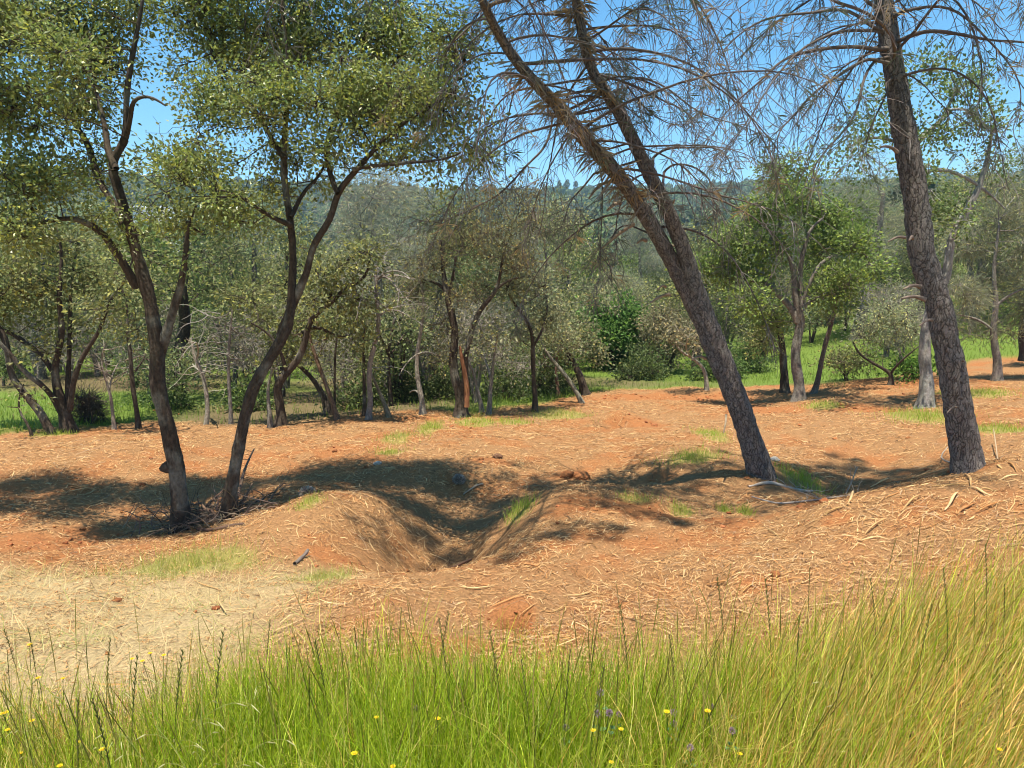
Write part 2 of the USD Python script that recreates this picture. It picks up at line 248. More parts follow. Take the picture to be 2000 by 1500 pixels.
def leaves(P, D, L, W, g, up=.35):
    """One folded diamond leaf at each P along D; L, W lengths and widths. Quads of 4 vertices."""
    n = len(P); D = unit(D); nr = unit(g.normal(0, 1, (n, 3)) + np.array([0, 0, up * 3])); S = unit(np.cross(D, nr)); U = np.cross(S, D)
    L, W = L[:, None], W[:, None]; m = P + D * L * .45; fold = U * W * .22
    V = np.stack([P, m + S * W * .5 + fold, P + D * L - U * L * .08, m - S * W * .5 + fold], 1)
    return V.reshape(-1, 3), np.arange(4 * n).reshape(n, 4)
def blades(P, D, H, W, bend, g, K=4):
    """Grass blades: roots P, lean directions D (unit, mostly up), heights H, widths W, bend sideways at the tip. Quad strips."""
    n = len(P); u = np.linspace(0, 1, K + 1); side = unit(np.stack([g.normal(0, 1, n), g.normal(0, 1, n), np.zeros(n)], 1)); b = unit(np.cross(side, D)) * bend[:, None]
    C = P[:, None] + D[:, None] * (H[:, None] * u)[..., None] + (b * H[:, None])[:, None] * (u ** 2)[None, :, None] - np.array([0, 0, 1.]) * ((bend * bend * H)[:, None] * u ** 3)[..., None] * .6
    w = (W[:, None] * (1 - u ** 2.2 * .93))[..., None] * .5; V = np.stack([C - side[:, None] * w, C + side[:, None] * w], 2).reshape(n, -1, 3)
    i = np.arange(n)[:, None] * 2 * (K + 1) + np.arange(K)[None] * 2
    return V.reshape(-1, 3), np.stack([i, i + 1, i + 3, i + 2], -1).reshape(-1, 4)
def ellipsoid_points(c, r, n, g, shell=.55):
    d = unit(g.normal(0, 1, (n, 3))); return np.asarray(c) + d * np.asarray(r) * (shell + (1 - shell) * g.random((n, 1))) * g.random((n, 1)) ** (.25)
def rough(scale, amp, seed, stretch=.4):
    return lambda p: 1 + (meshkit.fbm(p * [scale, scale, scale * stretch], 3, seed) - .5) * amp

def grow(nodes, parents, attract, step=.25, di=2.5, dk=.45, iters=60, g=None, droop=0.):
    """Space colonisation from the given nodes toward the attraction points."""
    nodes = [np.asarray(p, float) for p in nodes]; parents = list(parents); A = np.asarray(attract, float); alive = np.ones(len(A), bool)
    N = np.array(nodes); par = np.array(parents); dist = np.full(len(A), 1e9); who = np.zeros(len(A), int); lo = 0
    for it in range(iters):
        if lo < len(N):
            d, k = cKDTree(N[lo:]).query(A); up = d < dist; dist = np.where(up, d, dist); who = np.where(up, k + lo, who); lo = len(N)
        alive &= dist > dk; act = alive & (dist < di)
        if not act.any():
            if not alive.any(): break
            act = alive & (dist <= dist[alive].min() * 1.05)
        v = unit(A[act] - N[who[act]]); acc = np.zeros_like(N); np.add.at(acc, who[act], v); src = np.unique(who[act])
        dirs = unit(unit(acc[src]) + g.normal(0, .22, (len(src), 3)) - [0, 0, droop]); new = N[src] + dirs * step
        N = np.vstack([N, new]); par = np.r_[par, src]
        if len(N) > 6000: break
    return N, par
def radii(par, tip=.006, power=2.3, seedlen=0):
    n = len(par); acc = np.zeros(n)
    for i in range(n - 1, -1, -1):
        if acc[i] == 0: acc[i] = tip ** power
        if par[i] >= 0: acc[par[i]] += acc[i]
    return acc ** (1 / power)
def edges(N, par, R, first, sides=4):
    i = np.arange(first, len(N)); i = i[par[i] >= 0]; p = par[i]; ext = unit(N[i] - N[p]) * R[i][:, None] * .5
    return tubes(np.stack([N[p], N[i] + ext], 1), np.stack([np.minimum(R[p], R[i] * 1.25), R[i]], 1), sides)

OAKBARK, GREYBARK, PINEBARK, DEADWOOD = np.array((.062, .047, .034)), np.array((.20, .175, .145)), np.array((.165, .140, .122)), np.array((.38, .33, .27))
def vary(c, n, g, amt=.18, warm=.08):
    c = np.asarray(c, float); return np.clip(c * (1 + g.normal(0, amt, (n, 1))) * (1 + g.normal(0, warm, (n, 3))), .004, .9)
def px_line(pts, Y, rad=.5, dy=None):
    """pts: (px, py, width in px) along a limb; Y its distance at the first point, dy the added distance along it. World points with radii."""
    pts = np.asarray(pts, float); n = len(pts); yy = Y + (np.linspace(0, dy, n) if np.ndim(dy) == 0 and dy is not None else (np.asarray(dy) if dy is not None else 0))
    return np.c_[at(pts[:, 0], pts[:, 1], yy), pts[:, 2] * rad / FPX * yy]

def lichened(V, c, k):
    m = sstep(.56, .70, meshkit.fbm(V * [5, 5, 3.2], 4, 91 + k))[:, None] * .55; return c * (1 - m) + np.array((.21, .205, .165)) * m
def build_tree(name, label, cat, base, lines, clumps, leafcol, g, leaf=(.045, .024), per_m=220, twig_n=26, bark=OAKBARK, barkm=None, leafm=None, group=None, step=.22, attr=500, relief=.28, sides=14, extra=None, spread=.13, up=.35, bare_twigs=0, tip=.005, stub=None, droop=0., branch_names=('trunk', 'limb'), fine=False):
    """A tree from its limb lines (points with radii; the first is the trunk) and its crown's clumps [(centre, radii, density)]."""
    t = thing(name, base, label, cat, group); barkm = barkm or M_BARK; leafm = leafm or M_LEAF; base = np.asarray(base, float)
    nodes, par, R0 = [], [], []
    for k, ln in enumerate(lines):
        L = np.linalg.norm(np.diff(ln[:, :3], axis=0), axis=1).sum(); Q = spline(ln, max(6, int(L / (.05 if fine else .12))), wob=min(.02, L * .006), seed=k + 3)
        flare = 1 + (.5 * np.exp(-np.linspace(0, L, len(Q)) / .16) if k == 0 else 0); s_ = sides if k == 0 else max(6, sides - 4)
        V, F = tube(Q[:, :3], Q[:, 3] * flare, s_ * (2 if fine else 1), (lambda p, k=k: rough(9, relief * 1.6, k)(p) * rough(34, .28, k + 9, .6)(p)) if fine else rough(9, relief * 2, k))
        obj(branch_names[0] if k == 0 else branch_names[1], (V, F), barkm, t, True, lichened(V, vary(bark, len(V), g, .12, .03), k), base)
        idx = np.arange(0, len(Q), 5 if fine else 2); off = len(nodes)
        root = -1
        if k and nodes: root = int(np.argmin(np.linalg.norm(np.array(nodes) - Q[0, :3], axis=1)))
        for a, i in enumerate(idx): nodes.append(Q[i, :3]); par.append(root if a == 0 else off + a - 1); R0.append(Q[i, 3])
    first = len(nodes)
    if clumps:
        vol = np.array([c[1][0] * c[1][2] * c[2] for c in clumps]); w = vol / vol.sum()
        A = np.vstack([ellipsoid_points(c, r, max(4, int(attr * wk)), g) for (c, r, d), wk in zip(clumps, w)])
        N, P = grow(nodes, par, A, step, 2.2, step * 1.7, 70, g, droop); R = radii(P, tip); cap_ = np.r_[np.array(R0), np.full(len(N) - first, 9.)]
        for i in range(first, len(N)): R[i] = min(R[i], (R[P[i]] if P[i] >= first else cap_[P[i]]) * .92, .06)
        E, F = edges(N, P, R, first, 4); mb = MB().add(E, F, vary(bark, len(E), g, .1, .03))
        # leafy twigs
        ntw = [int(c[2] * per_m * c[1][0] * c[1][2] * 3.14) for c in clumps]; TP = np.vstack([ellipsoid_points(c, r, max(1, m), g, .3) for (c, r, d), m in zip(clumps, ntw)])
        thin = np.where(R < .03)[0]; thin = thin if len(thin) > 5 else np.arange(len(N)); d, k = cKDTree(N[thin]).query(TP); S = N[thin[k]]; ok = d < 1.1; TP, S, d = TP[ok], S[ok], d[ok]
        u = np.linspace(0, 1, 4)[None, :, None]; mid = g.normal(0, .12, (len(TP), 1, 3)) * d[:, None, None]
        TW = S[:, None] * (1 - u) + TP[:, None] * u + mid * (u * (1 - u) * 4); rr = np.broadcast_to(np.array([tip * .9, tip * .75, tip * .6, tip * .4]), (len(TP), 4))
        E, F = tubes(TW, rr, 3); mb.add(E, F, vary(bark * 1.15, len(E), g, .15, .03))
        if bare_twigs:
            q = g.integers(0, len(TP), bare_twigs); q = q[np.linalg.norm(TP[q] - S[q], axis=1) >= 0]; dd = unit(g.normal(0, 1, (len(q), 3)) - [0, 0, droop * 2]); ln_ = g.uniform(.15, .5, len(q))[:, None, None]
            uu = np.linspace(0, 1, 5)[None, :, None]; W_ = TP[q][:, None] + dd[:, None] * uu * ln_ + g.normal(0, .03, (len(q), 5, 3)) * uu; E, F = tubes(W_, np.broadcast_to(np.linspace(tip * .7, tip * .3, 5), (len(q), 5)), 3); mb.add(E, F, vary(bark * 1.5, len(E), g, .2, .04))
        mb.build('twigs', M_WOODY, t, base, kind='stuff')
        if twig_n:
            n = len(TP) * twig_n; c = np.repeat(TP, twig_n, 0); dirn = unit(np.repeat(TP - S, twig_n, 0)); o = g.normal(0, spread, (n, 3)); Lp = c + o * [1, 1, .8]
            D = unit(o) * .8 + dirn * .5 + g.normal(0, .45, (n, 3)); Ls = leaf[0] * g.uniform(.65, 1.35, n); Ws = leaf[1] * g.uniform(.7, 1.3, n); V, F = leaves(Lp, D, Ls, Ws, g, up)
            cl = np.repeat(vary(leafcol, len(TP), g, .16, .05), twig_n, 0) * (1 + g.normal(0, .16, (n, 1))); young = g.random(n) < .10; cl[young] = np.array(leafcol) * [2.0, 1.75, 1.2]
            MB().add(V, F, np.repeat(np.clip(cl, .004, .7), 4, 0)).build('crown', leafm, t, base, kind='stuff')
    if extra: extra(t, base, g)
    return t
def clump_px(px, py, rx, ry, Y, dens=1., rz=None):
    c = at(px, py, Y); k = Y / FPX; return (c, np.array([rx * k, rz if rz else max(.5, (rx + ry) * .5 * k * .9), ry * k]), dens)

# ------------------------------------------------------------------ the two oaks at the near left
g = np.random.default_rng(11)
LIVE = (.200, .235, .075)
b1 = hit(352, 1032)[0]; Y1 = b1[1]
L1 = [px_line([(352, 1040, 46), (349, 970, 44), (342, 880, 42), (327, 790, 40), (315, 745, 40), (308, 700, 42), (289, 630, 36), (272, 545, 34), (262, 480, 30), (250, 415, 27), (231, 357, 24), (224, 315, 22), (242, 273, 20), (245, 210, 16), (257, 100, 12), (270, 20, 9), (280, -60, 6)], Y1, .35, dy=-.3),
      px_line([(308, 712, 34), (322, 660, 26), (338, 610, 23), (350, 565, 20), (357, 520, 15), (366, 460, 9), (385, 400, 5)], Y1, .35, dy=-.5),
      px_line([(268, 560, 26), (241, 518, 22), (205, 462, 19), (171, 437, 18), (140, 427, 14), (90, 432, 11), (35, 434, 8), (-40, 420, 5)], Y1, .35, dy=-1.0),
      px_line([(244, 440, 18), (224, 405, 15), (189, 350, 14), (168, 273, 12), (115, 210, 9), (70, 185, 7), (30, 160, 5)], Y1 - .2, .42, dy=.8),
      px_line([(226, 330, 15), (210, 280, 13), (196, 210, 10), (180, 130, 8), (170, 40, 5)], Y1 - .3, .42, dy=.5),
      px_line([(246, 268, 12), (257, 225, 10), (262, 200, 9), (289, 190, 6), (320, 205, 4)], Y1 - .3, .42, dy=-.3)]
C1 = [(50, 40, 150, 120, 0, 1), (190, 70, 95, 110, .3, 1), (30, 210, 130, 100, -.8, 1), (150, 200, 110, 90, .2, .8), (60, 350, 130, 80, -.9, 1), (175, 330, 90, 55, .2, .7), (30, 450, 110, 60, -1.1, .9), (250, 10, 80, 70, 0, .9), (-230, 100, 170, 150, .3, 1), (-260, 330, 150, 110, -.4, .9), (-90, 150, 120, 200, 0, 1), (-80, 420, 100, 100, -.5, .8), (200, 415, 70, 40, -.3, .6), (360, 520, 22, 30, -.4, .35), (110, -110, 200, 90, .2, 1), (-60, -20, 130, 120, -1.2, 1), (120, 120, 110, 100, -1.2, .8)]
def stubs1(t, base, g):
    Q = spline(px_line([(346, 900, 20), (330, 915, 24), (318, 908, 24)], Y1 - .06, .42), 8); V, F = tube(Q[:, :3], Q[:, 3], 10, rough(14, .6, 5)); obj('stub', (V, F), M_BARK, t, True, vary(OAKBARK * 1.2, len(V), g, .1, .03), base)
oak1 = build_tree('oak_tree', 'slender dark oak with a cut stub low on its trunk, left of the near pair', 'tree', b1, L1, [clump_px(a, b, c, d, Y1 + e, f) for a, b, c, d, e, f in C1], LIVE, g, per_m=130, twig_n=24, spread=.095, attr=750, leaf=(.047, .026), extra=stubs1, sides=16, fine=True, bare_twigs=500)
b2 = hit(455, 1010)[0]; Y2 = b2[1]
L2 = [px_line([(446, 1015, 44), (448, 970, 36), (460, 905, 34), (482, 828, 32), (505, 752, 32), (535, 680, 30), (552, 630, 27), (558, 570, 22), (570, 490, 20), (567, 402, 18), (557, 332, 17), (556, 270, 14), (560, 180, 11), (555, 90, 8), (545, 0, 6), (540, -60, 5)], Y2, .35, dy=-.4),
      px_line([(548, 655, 26), (574, 591, 24), (588, 555, 22), (602, 520, 19), (614, 480, 18), (640, 440, 17), (662, 370, 16), (690, 330, 14), (730, 290, 12), (790, 240, 9), (850, 200, 6), (900, 170, 4)], Y2, .35, dy=-1.0),
      px_line([(569, 440, 13), (545, 430, 10), (507, 410, 8), (470, 385, 5), (430, 370, 4)], Y2 - .3, .42, dy=-.4),
      px_line([(568, 425, 11), (583, 395, 9), (605, 362, 7), (622, 340, 6), (650, 270, 5), (670, 180, 4)], Y2 - .3, .42, dy=.6),
      px_line([(556, 310, 13), (520, 250, 11), (470, 190, 9), (430, 130, 7), (410, 60, 5)], Y2 - .3, .42, dy=.6),
      px_line([(660, 378, 12), (640, 300, 10), (660, 210, 8), (700, 120, 7), (720, 30, 5)], Y2 - .6, .42, dy=.8),
      px_line([(690, 330, 10), (760, 320, 8), (830, 318, 6), (900, 300, 4)], Y2 - .7, .42, dy=-.6)]
C2 = [(905, 300, 60, 35, -.6, .6), (960, 310, 40, 30, -.5, .4), (310, 20, 45, 40, .3, .8), (335, 130, 35, 30, .2, .7), (440, 50, 130, 100, .4, 1), (590, 60, 150, 110, .2, 1), (760, 70, 140, 110, .2, 1), (880, 90, 80, 90, -.3, .9), (410, 190, 95, 80, -.2, 1), (545, 200, 140, 95, -.5, 1), (700, 190, 140, 100, -.6, 1), (850, 200, 110, 90, -.8, 1), (930, 235, 40, 40, -.8, .8), (350, 320, 65, 45, -.5, .9), (400, 320, 90, 60, -.6, .9), (440, 395, 110, 45, -.6, .8), (560, 310, 100, 45, .3, .7), (680, 290, 120, 45, -.6, .9), (800, 290, 130, 45, -.8, .8), (860, 340, 60, 30, -.7, .4), (340, 425, 75, 45, -.4, .9), (470, 435, 75, 32, -.4, .75), (545, 370, 60, 35, .2, .6), (640, 360, 60, 30, .4, .45), (250, 455, 45, 35, -.2, .6), (590, -90, 260, 100, .2, 1), (380, -20, 80, 60, .2, 1), (760, 190, 130, 90, .9, .7), (520, 120, 160, 90, 1.0, .7)]
oak2 = build_tree('oak_tree', 'forked dark oak leaning right with wood debris round its foot, right of the near pair', 'tree', b2, L2, [clump_px(a, b, c, d, Y2 + e, f) for a, b, c, d, e, f in C2], LIVE, g, per_m=130, twig_n=24, spread=.095, attr=900, leaf=(.047, .026), sides=16, fine=True, bare_twigs=900)

# ------------------------------------------------------------------ the near-dead pines
def droop_line(start, d, L, n, g, grav=.09, wob=.10):
    """A branch that leaves along d and sinks under its weight."""
    P = [np.asarray(start, float)]; d = unit(np.asarray(d, float)); s = L / (n - 1); w = g.normal(0, wob, 3)
    for i in range(n - 1):
        w = w * .6 + g.normal(0, wob, 3); d = unit(d + w * .5 - [0, 0, grav * (1 + i / n)]); P.append(P[-1] + d * s)
    return np.array(P)
def many_twigs(S, D, L, g, K=8, grav=.16, wob=.22):
    P = [S]; d = unit(D); w = g.normal(0, wob, S.shape)
    for i in range(K - 1): w = w * .5 + g.normal(0, wob, S.shape); d = unit(d + w * .6 - np.array([0, 0, grav])); P.append(P[-1] + d * (L / (K - 1))[:, None])
    return np.stack(P, 1), d
def tufts(P, D, per, L, W, g, col, spread=.9, sink=.25):
    n = len(P) * per; c = np.repeat(P, per, 0); d = unit(np.repeat(unit(D), per, 0) * .6 + g.normal(0, spread, (n, 3)) * .7 - [0, 0, sink]); c = c - np.repeat(unit(D), per, 0) * (g.random((n, 1)) * .10)
    Ls = L * g.uniform(.65, 1.2, n)[:, None]; s = unit(np.cross(d, g.normal(0, 1, (n, 3)))) * W * .5; m = c + d * Ls * .55; e = c + d * Ls + np.array([0, 0, -1.]) * Ls * .12
    V = np.stack([c - s, m - s, e, m + s], 1).reshape(-1, 3); V[0::4] = c
    return V, np.arange(4 * n).reshape(n, 4), np.repeat(np.repeat(col, per, 0) * (1 + g.normal(0, .12, (n, 1))), 4, 0)
def bark_relief(seed):
    def f(p):
        q = p * [13, 13, 5.5] + (meshkit.noise(p * 7, seed)[..., None] - .5) * 1.2; a = meshkit.noise(q, seed + 1); b = meshkit.noise(p * [34, 34, 16], seed + 2)
        return 1 + (np.minimum(np.abs(a - .5) * 5, 1) - .7) * .10 + (b - .5) * .075 + (meshkit.noise(p * 2.2, seed + 3) - .5) * .12
    return f
NEED_GREEN, NEED_TAN, NEED_GREY = np.array((.12, .14, .08)), np.array((.40, .27, .13)), np.array((.17, .155, .115))
def build_pine(label, base, trunks, arcs, stubs, g, crown_from=.45, n_branch=40, topy=None, lean=(0, 0), side_bias=None, dens=1., tan_trunk=True, twig_l=(.2, .75), group=None, stubcol=(.32, .24, .16)):
    base = np.asarray(base, float); t = thing('pine_tree', base, label, 'pine', group); Qs = []
    for k, ln in enumerate(trunks):
        L = np.linalg.norm(np.diff(ln[:, :3], axis=0), axis=1).sum(); Q = spline(ln, int(L / .035), wob=.012, seed=k + 60); fl = 1 + (.22 * np.exp(-np.linspace(0, L, len(Q)) / .25) if k == 0 else 0)
        V, F = tube(Q[:, :3], Q[:, 3] * fl, 56, bark_relief(k * 5 + 3)); c = vary(PINEBARK, len(V), g, .10, .02)
        lich = sstep(.55, .72, meshkit.fbm(V * [2.5, 2.5, 1.3], 3, 77 + k))[:, None]; c = c * (1 - lich * .5) + np.array((.19, .18, .16)) * lich * .5
        obj('trunk', (V, F), M_PINE, t, True, c, base); Qs.append(Q)
    main, tw_s, tw_d, tw_l = [], [], [], []
    def branch(P, r0, name=True):
        n = len(P); R = r0 * (1 - np.linspace(0, 1, n) * .82); V, F = tube(P, R, 7, rough(16, .5, 4))
        if name: obj('branch', (V, F), M_WOODY, t, True, vary((.115, .09, .075), len(V), g, .12, .03), base)
        else: main.append((V, F))
        L = np.linalg.norm(np.diff(P, axis=0), axis=1).sum(); m = int(L * 8 * dens); i = g.uniform(.18, 1, m) ** .8 * (n - 1.01); a = i.astype(int); fr = (i - a)[:, None]; S = P[a] * (1 - fr) + P[a + 1] * fr; T = unit(P[a + 1] - P[a])
        sd = unit(np.cross(T, [0, 0, 1.])) * np.where(g.random(m) < .5, -1, 1)[:, None]
        tw_s.append(S); tw_d.append(T * .55 + sd * g.uniform(.2, 1., (m, 1)) + g.normal(0, .3, (m, 3)) - [0, 0, .25]); tw_l.append(g.uniform(*twig_l, m) * (1.15 - .5 * i / n))
        return P
    for pts, dy, r0 in arcs:
        P = px_line([(a, b, 1) for a, b in pts], dy[0], dy=dy[1])[:, :3]; P = spline(P, max(10, len(P) * 4), wob=.02, seed=len(pts) + int(pts[0][0])); k = int(np.argmin(np.linalg.norm(np.vstack([q[:, :3] for q in Qs]) - P[0], axis=1))); P[0] = np.vstack([q[:, :3] for q in Qs])[k]; branch(P, r0)
    for i in range(n_branch):
        Q = Qs[i % len(Qs)]; u = crown_from + (1 - crown_from) * ((i + .5) / n_branch); k = min(len(Q) - 2, int(u * (len(Q) - 1))); az_ = g.uniform(0, 2 * math.pi)
        if side_bias is not None and g.random() < .5: az_ = side_bias + g.normal(0, .7)
        L = g.uniform(.9, 2.5) * (1.15 - .65 * max(0, (u - .6) / .4)); d = np.array([math.cos(az_), math.sin(az_), g.uniform(-.1, .55)]); branch(droop_line(Q[k, :3], d, L, 14, g, g.uniform(.04, .12)), .005 + .0045 * L, name=i < 60)
    for (px, py, px2, py2, w), Yd in stubs:
        P = px_line([(px, py, 1), ((px + px2) / 2 + 2, (py + py2) / 2 - 5, 1), (px2, py2, 1)], Yd, dy=-.15)[:, :3]; P = spline(P, 8); V, F = tube(P, w * .5 / FPX * Yd * np.linspace(1, .45, 8), 7, rough(20, .5, 9)); obj('stub', (V, F), M_WOODY, t, True, vary(stubcol, len(V), g, .2, .04), base)
    S, D, L = np.vstack(tw_s), np.vstack(tw_d), np.concatenate(tw_l); P, de = many_twigs(S, D, L, g); R = np.broadcast_to(np.linspace(.0046, .0020, 8), P.shape[:2]); V, F = tubes(P, R, 3)
    mb = MB().add(V, F, np.repeat(vary((.15, .125, .11), len(P), g, .25, .04), 24, 0))
    q = g.integers(0, len(P), int(len(P) * 1.5)); k = g.integers(1, 7, len(q)); S2 = P[q, k]; D2 = P[q, k] - P[q, k - 1]; D2 = unit(D2) * .4 + g.normal(0, .75, D2.shape) - [0, 0, .3]; P2, de2 = many_twigs(S2, D2, g.uniform(.10, .42, len(q)), g, 5, .16, .25); V, F = tubes(P2, np.broadcast_to(np.linspace(.0032, .0017, 5), P2.shape[:2]), 3)
    mb.add(V, F, np.repeat(vary((.17, .145, .125), len(P2), g, .25, .04), 15, 0)); mb.build('twigs', M_WOODY, t, base, kind='stuff')
    # needles at the ends of some twigs, more of them high up
    hi = lambda p: np.clip((p[:, 2] - base[2] - 4.5) / 2.0, 0, 1)
    a = g.random(len(P)) < .16 + .6 * hi(P[:, -1]); b = g.random(len(P2)) < .09 + .5 * hi(P2[:, -1]); E = np.vstack([P[a, -1], P2[b, -1]]); DE = np.vstack([de[a], de2[b]]); pick = g.random(len(E)); hh = hi(E)
    col = np.where((pick < .55 + .3 * hh)[:, None], NEED_GREEN, np.where((pick < .82)[:, None], NEED_GREY, NEED_TAN)); nb = MB(); nb.add(*tufts(E, DE, 15, .14, .0036, g, col)); top = P[(hi(P[:, -1]) > .45)]; k2 = g.integers(2, 8, (len(top), 3)); E2 = top[np.arange(len(top))[:, None], k2].reshape(-1, 3); D2_ = g.normal(0, 1, E2.shape); nb.add(*tufts(E2, D2_, 13, .19, .0085, g, np.tile(NEED_GREEN, (len(E2), 1))))
    if tan_trunk:
        for Q in Qs:
            u = g.uniform(crown_from + .02, crown_from + .26, 34); k = (u * (len(Q) - 2)).astype(int); az_ = g.uniform(0, 6.28, len(k)); d = np.stack([np.cos(az_), np.sin(az_), -.2 + 0 * az_], 1); nb.add(*tufts(Q[k, :3] + d * (Q[k, 3:] + .03), d, 20, .24, .0042, g, np.where(g.random((len(k), 1)) < .5, NEED_TAN * .9, NEED_GREY * 1.5), 1.0, .6))
    nb.build('needles', M_NEEDLE, t, base, kind='stuff')
    return t, Qs
g = np.random.default_rng(21)
bp = hit(1486, 925)[0]; YP = bp[1]
T1 = px_line([(1487, 935, 62), (1478, 895, 60), (1464, 850, 58), (1433, 762, 57), (1405, 696, 58), (1373, 622, 57), (1345, 575, 46), (1315, 520, 40), (1259, 420, 37), (1196, 332, 36), (1140, 273, 34), (1080, 203, 31), (1028, 150, 27), (982, 87, 24), (954, 35, 21), (920, -40, 19), (870, -150, 16), (820, -290, 14), (770, -450, 12), (710, -700, 9), (660, -950, 6), (640, -1100, 3)], YP, .39, dy=np.r_[np.linspace(0,-.4,7),np.linspace(-.5,-4.0,15)])
T2 = px_line([(1378, 618, 46), (1362, 570, 40), (1338, 495, 36), (1308, 420, 35), (1273, 350, 33), (1234, 273, 31), (1199, 210, 29), (1157, 150, 26), (1138, 100, 24), (1126, 40, 22), (1112, -40, 20), (1100, -150, 17), (1092, -290, 15), (1095, -450, 13), (1105, -700, 9), (1115, -900, 6), (1118, -1000, 3)], YP - .3, .40, dy=-1.9)
A1 = [([(1269, 315), (1297, 290), (1345, 285), (1401, 294), (1429, 318), (1443, 367)], (YP + .1, -.6), .017), ([(1290, 345), (1317, 325), (1370, 343), (1394, 371), (1400, 420)], (YP + .1, -.5), .015),
      ([(1192, 168), (1238, 156), (1297, 173), (1350, 215), (1440, 245), (1524, 276)], (YP + .1, -.4), .014), ([(1140, 80), (1175, 115), (1227, 168), (1265, 212), (1315, 245), (1365, 240)], (YP + .1, -.3), .017),
      ([(1168, 332), (1122, 378), (1105, 413), (1098, 450)], (YP, -.5), .014), ([(1080, 215), (1060, 290), (1035, 322), (982, 378), (930, 406), (860, 427), (800, 430)], (YP, -.5), .016), ([(1120, 255), (1085, 300), (1040, 400), (1025, 470)], (YP, .4), .012),
      ([(1110, 235), (1030, 225), (980, 230), (930, 290), (905, 350)], (YP, -.8), .015), ([(1040, 170), (990, 190), (950, 260), (940, 330)], (YP, .5), .013), ([(1100, 230), (1150, 200), (1180, 165), (1240, 150)], (YP, -.6), .010), ([(1240, 437), (1200, 460), (1172, 490)], (YP, -.4), .010),
      ([(1150, 290), (1170, 330), (1180, 420), (1165, 520), (1160, 580)], (YP, -.7), .011), ([(1220, 370), (1205, 430), (1200, 500), (1180, 560)], (YP, .5), .010), ([(1150, 140), (1210, 90), (1240, 60), (1260, 30)], (YP, -.3), .011)]
S1 = [((1211, 356, 1172, 362, 9), YP - .15), ((1172, 362, 1150, 388, 7), YP - .25), ((1212, 395, 1186, 411, 9), YP - .15), ((1238, 437, 1175, 486, 8), YP - .15), ((1300, 487, 1320, 482, 8), YP - .2), ((1262, 470, 1244, 475, 8), YP - .2), ((1308, 575, 1270, 592, 7), YP - .2), ((1300, 560, 1284, 566, 6), YP - .2), ((1310, 405, 1318, 390, 6), YP), ((1378, 700, 1350, 703, 7), YP - .22), ((1418, 810, 1413, 846, 5), YP - .25)]
pine1, Q1 = build_pine('twin stemmed leaning pine, nearly bare, crossing the middle of the view', bp, [T1, T2], A1, S1, g, .36, 92, dens=1.1)
g = np.random.default_rng(22)
bq = hit(1890, 915)[0]; YQ = bq[1]
T3 = px_line([(1892, 925, 64), (1888, 890, 60), (1874, 815, 57), (1860, 727, 54), (1846, 657, 53), (1825, 570, 54), (1804, 507, 53), (1790, 402, 49), (1769, 280, 46), (1751, 175, 43), (1737, 87, 40), (1723, 0, 37), (1715, -100, 35), (1715, -250, 32), (1735, -450, 27), (1780, -700, 20), (1840, -950, 13), (1890, -1150, 6), (1910, -1250, 3)], YQ, .45, dy=.25)
A3 = [([(1720, 96), (1685, 94), (1615, 93), (1545, 112), (1482, 150), (1422, 227), (1401, 266)], (YQ, -.7), .020), ([(1722, 121), (1690, 122), (1632, 150), (1580, 192), (1541, 238), (1526, 266), (1527, 332)], (YQ, -.6), .017), ([(1720, 105), (1685, 164), (1667, 217), (1615, 297), (1576, 371)], (YQ, -.8), .015),
      ([(1755, 80), (1807, 61), (1877, 70), (1940, 78), (2010, 88), (2080, 120)], (YQ, -.5), .021), ([(1715, 60), (1640, 20), (1560, 20), (1480, 55), (1430, 95), (1395, 130)], (YQ, -.5), .017), ([(1712, 20), (1600, -40), (1500, -20), (1420, 40)], (YQ, .2), .016), ([(1740, 30), (1840, 10), (1920, 60), (1980, 150), (1990, 230)], (YQ, -.6), .015),
      ([(1760, 150), (1840, 130), (1910, 180), (1950, 260), (1965, 330)], (YQ, -.3), .013), ([(1730, 150), (1705, 240), (1703, 330)], (YQ, -.4), .010)]
S3 = [((1752, 297, 1720, 287, 8), YQ - .2), ((1768, 464, 1735, 472, 6), YQ - .2), ((1797, 560, 1765, 565, 8), YQ - .22), ((1806, 585, 1762, 583, 9), YQ - .22), ((1822, 625, 1796, 636, 6), YQ - .22), ((1782, 465, 1776, 470, 8), YQ - .25), ((1868, 795, 1850, 806, 4), YQ - .25), ((1880, 705, 1886, 718, 5), YQ - .1)]
pine2, Q3 = build_pine('thick dark pine trunk standing on the mound at the right', bq, [T3], A3, S3, g, .40, 84, dens=1.15, tan_trunk=False, stubcol=(.17, .125, .095))

